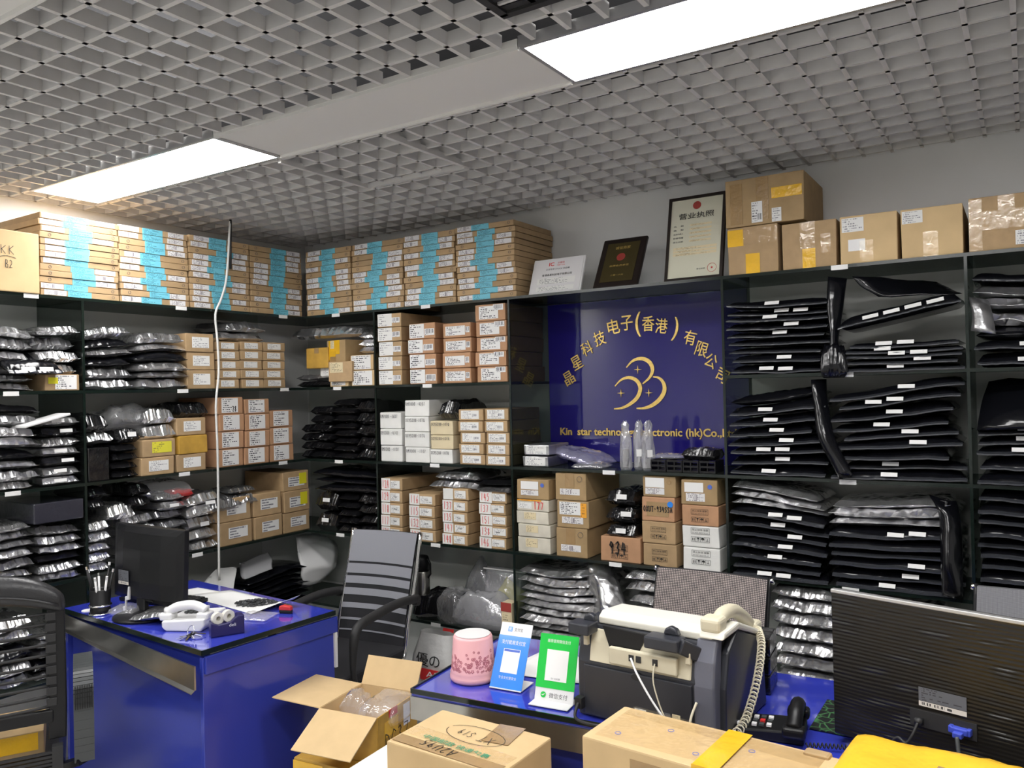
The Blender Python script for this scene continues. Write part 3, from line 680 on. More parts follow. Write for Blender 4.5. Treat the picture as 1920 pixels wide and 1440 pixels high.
PILES = [
    ('L', 1.62, -1.484, 0.244, 0.28, 0.221, 6, 'fdffdf', 'silver foil bag', 'outer pile, upper side shelf', 0.01, 0, 0.0, 1.0, -2.134, -1.394),
    ('L', 1.683, -1.308, 0.213, 0.26, 0.194, 4, 'ffdf', 'silver foil bag', 'pile above the yellow-stickered carton', 0.01, 0, 0.0, 1.0, -1.382, -1.213),
    ('L', 1.62, -1.074, 0.226, 0.26, 0.247, 6, 'fdkfkf', 'foil bag', 'pile beyond the divider, upper side shelf', 0.01, 0, 0.0, 1.0, -1.181, -0.977),
    ('L', 1.62, -0.852, 0.257, 0.26, 0.229, 6, 'fdfkff', 'foil bag', 'pile beside square cartons, upper side shelf', -0.01, 0, 0.0, 1.0, -0.965, -0.712),
    ('L', 1.24, -1.486, 0.23, 0.26, 0.291, 8, 'fdFkFfdp', 'foil bag', 'outer pile, middle side shelf', 0.01, 0, 0.0, 1.0, -2.134, -1.373),
    ('L', 1.24, -1.283, 0.161, 0.26, 0.279, 7, 'FFpFfpF', 'flat foil pack', 'pile at the divider, middle side shelf', 0.01, 1, 0.0, 1.0, -1.361, -1.213),
    ('L', 0.86, -1.494, 0.212, 0.3, 0.223, 7, 'ffdfdff', 'silver foil bag', 'outer pile, lower side shelf', 0.01, 0, 0.0, 1.0, -2.134, -1.4),
    ('L', 0.86, -1.301, 0.197, 0.3, 0.221, 6, 'ffpfdf', 'silver foil bag', 'pile under black box, lower side shelf', 0.01, 0, 0.0, 1.0, -1.388, -1.213),
    ('L', 0.86, -1.111, 0.18, 0.26, 0.216, 5, 'FfFff', 'foil pack', 'pile beyond the divider, lower side shelf', 0.01, 0, 0.0, 1.0, -1.181, -1.091),
    ('L', 0.86, -0.955, 0.18, 0.26, 0.193, 5, 'fFffF', 'foil pack', 'pile behind the monitor, lower side shelf', 0.01, 0, 0.0, 1.0, -1.027, -0.879),
    ('L', 0.86, -0.802, 0.158, 0.26, 0.291, 8, 'ffFFddFf', 'foil pack', 'third pile, lower side shelf', 0.01, 1, 0.0, 1.0, -0.867, -0.729),
    ('L', 0.86, -0.638, 0.171, 0.26, 0.246, 5, 'fFFDF', 'foil pack', 'pile beside the wide cartons, lower side shelf', 0.01, 1, 0.0, 1.0, -0.717, -0.549),
    ('L', 1.121, -1.124, 0.142, 0.26, 0.098, 2, 'pp', 'black wrapped pack', 'first black pair, lower side shelf', 0.01, 0, 0.0, 1.0, -1.181, -1.104),
    ('L', 1.109, -0.976, 0.143, 0.26, 0.101, 2, 'pp', 'black wrapped pack', 'second black pair, lower side shelf', 0.01, 0, 0.0, 1.0, -0.996, -0.899),
    ('L', 1.065, -1.046, 0.31, 0.26, 0.075, 1, 'f', 'long silver foil bag', 'across the foil piles beside the monitor', 0.01, 0, 0.0, 1.0, -1.105, -0.975),
    ('L', 1.24, -1.016, 0.121, 0.26, 0.149, 4, 'pppp', 'black wrapped pack', 'second black column, middle side shelf', 0.01, 0, 0.0, 1.0, -1.085, -0.947),
    ('L', 1.392, -0.849, 0.179, 0.26, 0.152, 2, 'Ff', 'bulky foil pack', 'pair on the yellow-labelled carton', 0.01, 0, 0.0, 1.0, -0.933, -0.77),
    ('L', 1.485, -0.676, 0.154, 0.26, 0.079, 1, 'p', 'black wrapped pack', 'on the three cartons, middle side shelf', 0.01, 0, 0.0, 1.0, -0.75, -0.548),
    ('L', 1.397, -1.124, 0.143, 0.26, 0.053, 1, 'f', 'folded white foil bag', 'on the tall black box, middle side shelf', 0.01, 0, 0.0, 1.0, -1.181, -1.07),
    ('L', 1.451, -1.145, 0.107, 0.26, 0.08, 1, 'p', 'large black wrapped pack', 'above the white foil bag, middle side shelf', 0.01, 0, 0.0, 1.0, -1.181, -1.09),
    ('L', 1.389, -1.008, 0.136, 0.26, 0.071, 1, 'p', 'black pack with white label', 'on the black column, middle side shelf', 0.01, 1, 0.0, 1.0, -1.058, -0.947),
    ('L', 1.901, -0.388, 0.268, 0.26, 0.058, 1, 'd', 'grey foil bag', 'on the small cartons, upper side shelf', 0.01, 0, 0.0, 1.0, -1.181, 0.324),
    ('L', 1.853, -0.393, 0.29, 0.26, 0.05, 1, 'D', 'flat grey foil pack', 'under the grey foil bag, upper side shelf', 0.01, 0, 0.0, 1.0, -0.552, 0.324),
    ('B', 1.62, 0.056, 0.256, 0.26, 0.075, 2, 'pd', 'dark shiny pack', 'pair under boxes, upper corner shelf', 0.01, 0, 0.0, 1.0, -0.324, 0.182),
    ('B', 1.878, 0.226, 0.476, 0.2, 0.072, 1, 'f', 'long silver foil bag', 'topmost in the corner bay', 0.04, 0, 0.0, 1.0, -0.324, 0.387),
    ('B', 1.785, 0.412, 0.179, 0.26, 0.116, 3, 'Fff', 'foil bag', 'divider pile, upper corner shelf', 0.01, 0, 0.0, 1.0, 0.392, 0.491),
    ('B', 1.24, -0.012, 0.061, 0.26, 0.185, 4, 'pppp', 'black wrapped pack', 'innermost black column, middle corner shelf', 0.01, 0, 0.0, 1.0, -0.324, 0.016),
    ('B', 1.24, 0.104, 0.158, 0.26, 0.279, 6, 'pppppp', 'black wrapped pack', 'first black column, middle corner shelf', 0.01, 0, 0.0, 1.0, 0.028, 0.184),
    ('B', 1.24, 0.276, 0.159, 0.26, 0.316, 8, 'pppppppp', 'black wrapped pack', 'second black column, middle corner shelf', 0.01, 0, 0.0, 1.0, 0.196, 0.351),
    ('B', 1.24, 0.428, 0.138, 0.26, 0.308, 5, 'ppppp', 'black wrapped pack', 'divider column, middle corner shelf', 0.01, 0, 0.0, 1.0, 0.363, 0.491),
    ('B', 0.86, 0.131, 0.157, 0.26, 0.212, 2, 'pp', 'black case with white label', 'pair of cases, lower corner shelf', 0.01, 1, 0.0, 1.0, -0.324, 0.209),
    ('B', 0.86, 0.288, 0.136, 0.26, 0.206, 5, 'ppppp', 'black wrapped pack', 'inner column, lower corner shelf', 0.01, 0, 0.0, 1.0, 0.221, 0.352),
    ('B', 0.86, 0.425, 0.131, 0.26, 0.207, 4, 'pppp', 'black wrapped pack', 'divider column, lower corner shelf', 0.01, 0, 0.0, 1.0, 0.364, 0.491),
    ('B', 1.071, 0.281, 0.423, 0.26, 0.116, 3, 'kkk', 'black bag', 'heap over black packs, lower corner shelf', 0.01, 0, 0.0, 1.0, -0.324, 0.491),
    ('B', 1.117, 1.009, 0.279, 0.26, 0.077, 2, 'df', 'silver foil bag', 'pair on the third red-numbered column', 0.01, 0, 0.0, 1.0, 0.687, 1.102),
    ('B', 1.114, 1.182, 0.23, 0.26, 0.061, 2, 'dp', 'crumpled bag', 'pair on the fourth red-numbered column', 0.01, 0, 0.0, 1.0, 1.114, 1.295),
    ('B', 0.953, 1.833, 0.135, 0.26, 0.209, 3, 'ppp', 'wrapped pack with white label', 'pile on the reddish marker carton', 0.01, 1, 0.0, 1.0, 1.685, 1.927),
    ('B', 1.452, 0.952, 0.126, 0.26, 0.096, 1, 'p', 'ribbed black pack', 'on the pale cartons, middle shelf', 0.01, 0, 0.0, 1.0, 0.837, 1.012),
    ('B', 1.62, 2.476, 0.375, 0.3, 0.278, 9, 'eeeeeeeee', 'flat black bag', 'pile next to the sign, upper shelf', 0.01, 1, 0.0, 1.0, 2.301, 2.675),
    ('B', 1.62, 2.893, 0.387, 0.3, 0.099, 5, 'eeeee', 'flat black bag', 'second pile past the sign, upper shelf', 0.01, 1, 0.0, 1.0, 2.687, 3.083),
    ('B', 1.24, 2.457, 0.345, 0.3, 0.351, 8, 'eeeeeeek', 'flat black bag', 'pile next to the sign, middle shelf', 0.01, 1, 0.0, 1.0, 2.301, 2.648),
    ('B', 1.24, 2.874, 0.39, 0.3, 0.359, 9, 'eeeeeeeee', 'flat black bag', 'second pile past the sign, middle shelf', 0.01, 1, 0.0, 1.0, 2.66, 3.083),
    ('B', 0.86, 2.468, 0.368, 0.31, 0.352, 10, 'eeeeeeefff', 'large flat bag', 'pile next to white cartons, lower shelf', 0.01, 1, 0.0, 1.0, 2.301, 2.642),
    ('B', 0.86, 2.848, 0.407, 0.31, 0.362, 9, 'eeeeeefff', 'large flat bag', 'second pile past white cartons, lower shelf', 0.01, 1, 0.0, 1.0, 2.654, 3.07),
    ('B', 1.62, 3.267, 0.315, 0.3, 0.283, 7, 'eekfdfe', 'dark bag', 'end bay, upper shelf', 0.01, 1, 0.0, 1.0, 3.115, 3.904),
    ('B', 1.24, 3.272, 0.311, 0.3, 0.19, 5, 'eeeee', 'flat black bag', 'end bay, middle shelf', 0.01, 1, 0.0, 1.0, 3.115, 3.904),
    ('B', 0.86, 3.255, 0.311, 0.3, 0.37, 10, 'eeeeeeeeee', 'flat black bag', 'end bay, lower shelf', 0.01, 0, 0.0, 1.0, 3.115, 3.904),
    ('B', 0.48, 1.526, 0.398, 0.3, 0.34, 9, 'fffffffff', 'large foil bag', 'pile below the worn white cartons', 0.01, 0, 0.0, 1.0, 1.327, 1.782),
    ('B', 0.48, 2.03, 0.357, 0.3, 0.358, 8, 'ffffffff', 'large foil bag', 'pile behind the woven chair back', 0.01, 0, 0.0, 1.0, 1.794, 2.269),
    ('B', 0.48, 2.564, 0.241, 0.3, 0.373, 7, 'FFfffff', 'large foil bag', 'pile between woven chair and monitor', 0.01, 0, 0.0, 1.0, 2.332, 2.678),
    ('B', 0.48, 2.863, 0.359, 0.3, 0.363, 6, 'ffffff', 'large foil bag', 'pile hidden behind the big monitor', 0.01, 0, 0.0, 1.0, 2.69, 3.083),
    ('L', 0.48, -1.501, 0.207, 0.3, 0.272, 5, 'fdkff', 'foil bag', 'outer pile behind the slatted chair', 0.01, 0, 0.0, 1.0, -2.134, -1.408),
    ('L', 0.48, -1.317, 0.179, 0.3, 0.193, 5, 'fkdff', 'foil bag', 'divider pile behind the slatted chair', 0.01, 0, 0.0, 1.0, -1.396, -1.213),
    ('L', 0.48, -0.166, 0.437, 0.32, 0.182, 7, 'kkkkkkk', 'flat black bag', 'pile behind the blue desk', 0.01, 0, 0.0, 1.0, -0.8, 0.324),
]
ARC = [('晶', 1.427, 1.633, 28, 0.064), ('星', 1.471, 1.705, 26, 0.064), ('科', 1.526, 1.769, 22, 0.065), ('技', 1.594, 1.813, 16, 0.067), ('电', 1.666, 1.863, 10, 0.069), ('子', 1.733, 1.876, 4, 0.068), ('(', 1.788, 1.866, 0, 0.083), ('香', 1.837, 1.866, -2, 0.068), ('港', 1.9, 1.852, -6, 0.066), (')', 1.965, 1.834, -12, 0.078), ('有', 2.031, 1.793, -14, 0.064), ('限', 2.082, 1.74, -20, 0.063), ('公', 2.122, 1.688, -26, 0.061), ('司', 2.168, 1.623, -30, 0.059)]
CRESCENTS = [[(1.726, 1.673), (1.758, 1.702), (1.8, 1.711), (1.837, 1.695), (1.853, 1.66), (1.839, 1.626), (1.804, 1.597)], [(1.667, 1.589), (1.698, 1.617), (1.736, 1.627), (1.774, 1.613), (1.792, 1.578), (1.776, 1.536), (1.737, 1.505), (1.698, 1.489), (1.659, 1.485)], [(1.854, 1.627), (1.883, 1.621), (1.904, 1.596), (1.906, 1.562), (1.884, 1.527), (1.847, 1.5), (1.809, 1.488), (1.771, 1.487)]]
STARS = [(1.781, 1.662), (1.696, 1.557), (1.832, 1.556)]
ENGLISH = ((1.374, 1.378), (2.155, 1.371))
CORD = [(0.02, -0.472, 2.44), (0.02, -0.48, 2.366), (0.02, -0.501, 2.157), (0.02, -0.534, 2.051), (0.02, -0.569, 1.972), (0.02, -0.56, 1.845), (0.02, -0.557, 1.693), (0.02, -0.576, 1.541), (0.02, -0.572, 1.313), (0.02, -0.575, 0.935), (0.02, -0.577, 0.713)]

# ---------------------------------------------------------------- blue company sign
def ribbon(pts, widths, y, m, name, parent, t=.004):
    b = MB(); n = len(pts); L = []; Rr = []
    for i in range(n):
        a = Vector(pts[max(0, i - 1)]); c = Vector(pts[min(n - 1, i + 1)]); d = (c - a).normalized(); s = Vector((-d.y, d.x)) * widths[i] / 2
        p = Vector(pts[i]); L.append(p + s); Rr.append(p - s)
    vs = [(p.x, y, p.y) for p in L] + [(p.x, y, p.y) for p in Rr]; vs += [(x, yy + t, z) for x, yy, z in vs]
    fs = []
    for i in range(n - 1): fs += [(i, i + 1, n + i + 1, n + i), (2 * n + i, 3 * n + i, 3 * n + i + 1, 2 * n + i + 1), (i, 2 * n + i, 2 * n + i + 1, i + 1), (n + i, n + i + 1, 3 * n + i + 1, 3 * n + i)]
    fs += [(0, n, 3 * n, 2 * n), (n - 1, 3 * n - 1, 4 * n - 1, 2 * n - 1)]
    b.add(vs, fs); return b.build(name, m, parent)
def smooth_pts(pts, k=4):
    out = []
    for i in range(len(pts) - 1):
        p0 = Vector(pts[max(0, i - 1)]); p1 = Vector(pts[i]); p2 = Vector(pts[i + 1]); p3 = Vector(pts[min(len(pts) - 1, i + 2)])
        for j in range(k):
            t = j / k
            out.append(tuple(.5 * ((2 * p1) + (p2 - p0) * t + (2 * p0 - 5 * p1 + 4 * p2 - p3) * t * t + (3 * p1 - p0 - 3 * p2 + p3) * t ** 3)))
    out.append(tuple(pts[-1])); return out
sign = thing('company_sign', 'dark blue glass company sign with gold lettering and crescent emblem', 'sign', (0, 0, 0))
SY = .338
MB().box(((A1 + A2) / 2, SY + .006, (SH[0] - TH + SH[2]) / 2), (A2 - A1 - .012, .008, SH[0] - TH - SH[2] - .004)).build('sign_panel', M['blue_sign'], sign)
for ch, x, z, ang, s in ARC:
    if ch in '()': text(ch, M['gold'], sign, (x, SY - .004, z), fit=(s * .32, s * 1.35), depth=.004, bold=.01, ry=-R(ang))
    else: text(ch, M['gold'], sign, (x, SY - .004, z), fit=(s * .86, s * 1.0), depth=.004, bold=.006, ry=-R(ang), name='character')
for ln, w in zip(CRESCENTS, (.016, .016, .017)):
    ps = smooth_pts(ln); n = len(ps)
    ribbon(ps, [w * (.12 + 1.0 * math.sin(math.pi * min(1, .06 + .86 * i / (n - 1))) ** 1.2) for i in range(n)], SY - .004, M['gold'], 'crescent', sign)
for (x, z) in STARS:
    k = .019; MB().prism([(x + (k if i % 2 == 0 else k * .16) * math.sin(math.pi * i / 4), z + (k if i % 2 == 0 else k * .16) * math.cos(math.pi * i / 4)) for i in range(8)], SY - .004, SY).build('star', M['gold'], sign)
(ex0, ez0), (ex1, ez1) = ENGLISH
text('Kin  star technology electronic (hk)Co.,Ltd', M['gold'], sign, ((ex0 + 2.225) / 2, SY - .004, (ez0 + ez1) / 2), fit=(2.225 - ex0, .046), depth=.004, bold=.02)

# ---------------------------------------------------------------- front desk by the side wall
desk = thing('office_desk', 'blue laminate desk with a drooping steel edge, beside the slatted chair', 'desk', (1.005, -1.394, 0), R(-4.0))
MB().box((-.475, .277, .758), (.95, .555, .016)).build('desk_top', M['blue_glass'], desk, bev=.002)
b = MB(); b.box((-.475, -.001, .758), (.952, .004, .017)); b.box((.001, .277, .758), (.004, .557, .017)); b.build('dark_edging', M['edge'], desk)
MB().box((-.012, .277, .37), (.02, .545, .74)).build('end_panel', M['blue'], desk, bev=.002)
MB().box((.002, .285, .715), (.012, .55, .058)).build('apron', M['blue'], desk, bev=.002)
MB().box((-.487, .035, .37), (.93, .018, .74)).build('front_panel', M['blue'], desk)
MB().box((-.94, .277, .37), (.018, .54, .74)).build('side_panel', M['blue'], desk)
MB().box((.001, .552, .62), (.012, .012, .13)).build('edge_strip', M['white_pl'], desk)
b = MB(); b.add([(-.955, -.006, .692), (-.01, -.022, .642), (-.01, -.022, .718), (-.955, -.006, .748), (-.955, -.002, .692), (-.01, -.016, .642), (-.01, -.016, .718), (-.955, -.002, .748)], [(0, 1, 2, 3), (7, 6, 5, 4), (0, 4, 5, 1), (3, 2, 6, 7), (0, 3, 7, 4), (1, 5, 6, 2)])
b.add([(-.955, -.006, .692), (-.01, -.022, .642), (-.01, -.034, .634), (-.955, -.014, .688), (-.955, -.006, .690), (-.01, -.022, .640), (-.01, -.034, .632), (-.955, -.014, .686)], [(0, 1, 2, 3), (7, 6, 5, 4), (2, 6, 7, 3), (1, 5, 6, 2), (0, 3, 7, 4)])
b.build('steel_trim', M['steel'], desk)

# ---------------------------------------------------------------- counter under the fax and monitor
ctr = thing('service_counter', 'blue counter with a thick glass top and brushed steel edge', 'counter', (1.818, -1.322, 0), R(5.0))
CW = 2.0
MB().box((CW / 2, .27, .757), (CW, .54, .014)).build('counter_top', M['blue_glass'], ctr)
b = MB(); b.box((CW / 2, -.0015, .763), (CW + .002, .004, .013)); b.box((-.0015, .27, .763), (.004, .543, .013)); b.build('glass_edge', M['edge'], ctr)
b = MB(); b.box((CW / 2, -.004, .719), (CW, .006, .062)); b.box((-.003, .268, .719), (.006, .534, .062)); b.build('steel_trim', M['steel'], ctr)
MB().box((CW / 2, .05, .35), (CW - .04, .018, .70)).build('front_panel', M['blue'], ctr)
MB().box((.03, .28, .35), (.018, .50, .70)).build('end_panel', M['blue'], ctr)
MB().box((CW - .03, .28, .35), (.018, .50, .70)).build('end_panel', M['blue'], ctr)
ZD = .7665

# low packing bench in front of the counter that carries the cartons
bench = thing('packing_bench', 'low packing bench carrying the cartons in front of the counter', 'bench', (2.47, -1.64, 0))
MB().box((0, 0, .485), (1.5, .5, .03)).build('bench_top', M['kraft_dull'], bench, bev=.003)
for sx in (-1, 1):
    for sy in (-1, 1): MB().box((sx * .7, sy * .2, .235), (.04, .04, .47)).build('leg', M['alu'], bench)

# ---------------------------------------------------------------- reel cartons on top of the shelving
ORD = ['topmost', 'second down', 'third down', 'fourth down', 'fifth down', 'sixth down', 'seventh down', 'eighth down', 'ninth down', 'tenth down', 'eleventh down', 'twelfth down', 'thirteenth down']
def order(i, n):
    """i counts from the bottom"""
    if n == 1: return ''
    if i == 0: return 'lowest' if n > 2 else 'lower'
    if i == n - 1: return 'topmost' if n > 2 else 'upper'
    return ORD[n - 1 - i]
def join(desc, o, phrase):
    return desc + (', ' + o + ' in ' if o else ', ') + phrase
for wall, a, w, n, h, phrase in REEL:
    t = h / n; z = SH[0] + .0005
    off = 0
    for i in range(n):
        _seed[0] += 1
        off = rnd.uniform(-.004, .004); inset = .004 + rnd.uniform(0, .006)
        me = carton_mesh(w - .008, .34, t - .0012, bev=.002, warp=.0015, seed=_seed[0]); me.materials.append(M['kraft'])
        o = link(bpy.data.objects.new('reel_carton', me))
        tag(o, join('flat reel carton', order(i, n), phrase), 'box', 'flat reel cartons on the shelving')
        place(o, wall, a + off, z, .34, inset, rnd.uniform(-.008, .008)); z += t
        ww = w - .008; f = -.17 - .001; hh = t * .78
        mode = rnd.random(); flip = i % 5 == 4 or mode < .18
        lx = -.5 + .17 + rnd.uniform(-.03, .03); bx = rnd.uniform(-.10, .03)
        if flip: lx = .5 - .17 + rnd.uniform(-.03, .02); bx = rnd.uniform(.0, .08)
        sticker(.088, hh * 1.02, 'p_reel', o, lx * ww, f, t * .5, 'label')
        sticker(.098, t * .95, 'p_blue', o, bx * ww, f - .0003, t * .47, 'sticker')
        if mode > .86 and not flip: sticker(.08, hh, 'p_reel', o, .32 * ww, f, t * .5, 'label')
        else: ring(o, M['ink_soft'], (-.38 if flip else .42) * ww, f, t * .5, t * .22)

# ---------------------------------------------------------------- columns of cartons on the shelves
STY = {
    'b1a': ('kraft', [('p_thin', .02, .06, .62, .97), ('p_bar2', .62, .28, .95, .66)]),
    'b1b': ('kraft_red', [('p_text', .02, .06, .58, .95), ('p_bar2', .60, .2, .97, .62)]),
    'b1c': ('kraft_red', [('p_text', .10, .15, .80, .78), ('p_bar2', .82, .3, .96, .7)]),
    'b1d': ('kraft_red', [('p_text', .14, .12, .78, .88), ('p_bar2', .62, .6, .95, .95)]),
    'sm': ('kraft', [('p_thin', .10, .14, .84, .88), ('p_bar2', .55, .3, .78, .6)]),
    'w1': ('white_board', []), 'w2': ('white_board', []), 'w3': ('white_board', []), 'cr': ('cream_board', []),
    'n1': ('kraft', [('white_board', .0, .02, .42, .97), ('p_thin', .44, .15, .88, .80)]),
    'n2': ('kraft', [('white_board', .0, .02, .40, .97), ('p_thin', .42, .15, .90, .80)]),
    'n3': ('kraft', [('white_board', .0, .02, .40, .97), ('p_thin', .46, .15, .90, .82)]),
    'n4': ('kraft', [('white_board', .0, .02, .46, .97), ('p_thin', .48, .22, .96, .85)]),
    'ow0': ('old_white', [('p_cream', .25, .35, .62, .9)]), 'o177': ('old_white', [('p_thin', .05, .2, .48, .72), ('p_orange', .02, .86, .78, .98)]),
    'kd': ('kraft_dull', [('paper', .13, .5, .68, .9), ('p_reel', .13, .2, .68, .46)]),
    'kd2': ('kraft_dull', [('paper', .08, .45, .66, .92), ('p_reel', .08, .12, .66, .42)]), 'kd3': ('kraft_dull', [('paper', .1, .5, .62, .88), ('p_reel', .14, .14, .66, .46)]),
    'kt1': ('kraft_dull', [('tape_b', .33, .45, .62, .99), ('p_reel', .16, .2, .80, .42)]), 'kt2': ('kraft_dull', [('p_text', .08, .48, .76, .95), ('p_orange', .76, .40, .95, .92), ('p_reel', .16, .16, .84, .40)]),
    'm934': ('kraft_red', []), 'hm': ('kraft', []), 'hm2': ('kraft', []), 'hmr': ('kraft_red', []), 'hmw': ('white_board', []), 'oxu': ('kraft_red', [('tape_b', .15, .2, .82, .8)]),
    'cl': ('kraft_pale', [('p_text', .05, .05, .9, .95)]), 'cl2': ('kraft_pale', [('p_text', .08, .1, .85, .95)]),
    'yl': ('kraft', [('p_text', .28, .08, .92, .95), ('yellow', .08, .42, .36, .80)]),
    'k3': ('kraft', [('p_thin', .22, .22, .82, .80)]), 'ky': ('kraft', [('p_yellow', .28, .22, .88, .85)]), 'kp': ('kraft_yellow', []),
    's5': ('kraft', [('p_thin', .18, .2, .78, .85)]), 'k4': ('kraft_red', [('p_text', .14, .08, .80, .94)]),
    'k5': ('kraft', [('p_grey', .25, .28, .86, .74)]), 'k5y': ('kraft', [('p_grey', .2, .22, .82, .70), ('yellow', .62, .3, .9, .88)]),
    'bb': ('black_wrap', []),
    'tc0': ('kraft_dull', [('tape_b', .06, .05, .22, .9), ('tape_b', .40, .1, .56, .98), ('tape_y', .60, .5, .98, .72), ('p_bar', .34, .05, .48, .48), ('p_thin', .60, .02, .72, .3)]),
    'tc1': ('kraft', [('tape_y', .0, .6, .32, .95), ('tape_c', .30, .62, .99, .95), ('tape_y', .36, .0, .64, .42)]),
    'tc2': ('kraft', [('tape_c', .34, .4, .62, .99), ('tape_y', .38, .0, .62, .42), ('tape_c', .72, .3, .9, .7)]),
    'tc3': ('kraft_pale', [('p_thin', .03, .66, .42, .95), ('paper', .14, .26, .44, .5), ('tape_c', .34, .02, .58, .46)]),
    'tc4': ('kraft_pale', [('p_thin', .02, .70, .36, .95), ('tape_c', .36, .0, .6, .5)]),
    'tc5': ('kraft', [('tape_c', .0, .02, .18, .96), ('tape_c', .18, .38, .98, .72), ('tape_c', .4, .72, .62, .98), ('p_thin', .62, .06, .95, .32)]),
}
NUM = {'n1': ['136', '117', '118', '129', '12A'], 'n2': ['121', '132', '115', '116'], 'n3': ['148', '147', '135', '137', ''], 'n4': ['146', '138', '151', '137', '145'],
       'w1': ['RM7000Z-1107', 'RM7000Z-4107', 'RM7000Z-3607'], 'w2': ['RM7000Z-1107', 'XC95288-10TQ', 'XC95288-10TQ', 'RM7000Z-4207'], 'w3': ['XC95288-10TQ'], 'cr': ['', 'XC95288-10TQ', 'XC95288-10TQ']}
OVER = {'ow0': 'worn white carton', 'o177': 'white carton, red number', 'kd': 'brown carton, blue dot', 'hmw': 'white carton', 'hmr': 'reddish carton, handling pictures', 'kd3': 'brown carton, blue dot',
        'hm': 'brown carton, handling pictures', 'hm2': 'brown carton, handling pictures', 'oxu': 'reddish carton, handwritten code', 'kd2': 'dull carton, blank label', 'kp': 'plain mustard carton', 'ky': 'carton with yellow label', 'w3': 'white carton, pencilled code', 'cr': 'cream carton, written code',
        'kt2': 'tall carton, orange sticker', 'k5y': 'wide carton, yellow note'}
for wall, z, a, w, d, hs, styles, desc, phrase, inset, rot, name, cat, grp in COLS:
    n = len(hs); zz = z + .0005
    for i, h in enumerate(hs):
        st = styles if isinstance(styles, str) else styles[i]
        board, stk = STY[st]
        jit = 0.0 if n == 1 else rnd.uniform(-.005, .005)
        o = carton(name, join(OVER.get(st, desc), order(i, n), phrase), cat, (desc + ' group') if n > 1 else None, wall, a + jit, zz, w, d, h - .001, board, stk, inset + rnd.uniform(0, .008), rot + (rnd.uniform(-.022, .022) if n > 1 else 0))
        zz += h; f = -d / 2 - .0035
        if st in ('n1', 'n2', 'n3', 'n4'):
            v = NUM[st][i]
            if v: handwriting(v, M['ink_red'], o, (-.29 * w, f, h * .5), w * .34, h * .62, .0022, seed=i + 5)
            text('lOmin', M['ink'], o, (.18 * w, f, h * .5), fit=(w * .14, h * .12), depth=.0002)
        elif st in ('w1', 'w2', 'w3', 'cr'):
            v = NUM[st][i]
            if v: handwriting(v, M['ink_soft'], o, (-.05 * w, f, h * .74), w * .8, h * .2, .0014, seed=i)
        elif st == 'o177': handwriting('177', M['ink_red'], o, (.2 * w, f, h * .5), w * .32, h * .6, .0035)
        elif st == 'm934':
            handling_marks(o, M['ink'], -.02 * w, f, h * .34, w * .42); handwriting('934', M['ink'], o, (-.06 * w, f - .001, h * .55), w * .46, h * .45, .006)
        elif st in ('hm', 'hm2', 'hmr'): handling_marks(o, M['ink'], 0, f, h * .42, w * .46)
        elif st == 'hmw': handling_marks(o, M['ink_blue'] if False else M['ink'], 0, f, h * .5, w * .5)
        elif st == 'oxu':
            handwriting('OXUT-934SSA', M['ink'], o, (.0, f, h * .5), w * .9, h * .22, .003); MB().lathe([(0, 0), (.012, 0), (.012, .0008), (0, .0008)], n=16).build('sticker', M['sky_blue'], o).matrix_local = Tm((.38 * w, f, h * .72), rx=R(90))
        elif st in ('kd', 'kd2', 'kd3'): MB().lathe([(0, 0), (.009, 0), (.009, .0008), (0, .0008)], n=16).build('sticker', M['ink_blue'] if st != 'kd2' else M['tape_b'], o).matrix_local = Tm((.3 * w, f + .002, h * .72), rx=R(90))
        elif st in ('kt1',): ring(o, M['ink_soft'], .3 * w, f, h * .78, .012)
        elif st in ('k5', 'k5y'):
            sticker(w * .62, h * .06, 'ink_blue', o, 0, f, h * .52, 'label') if False else None
        elif st == 'k4' and a < -.4 and i == n - 1: handwriting('78', M['ink'], o, (.02, f, h * .3), w * .2, h * .3, .003)

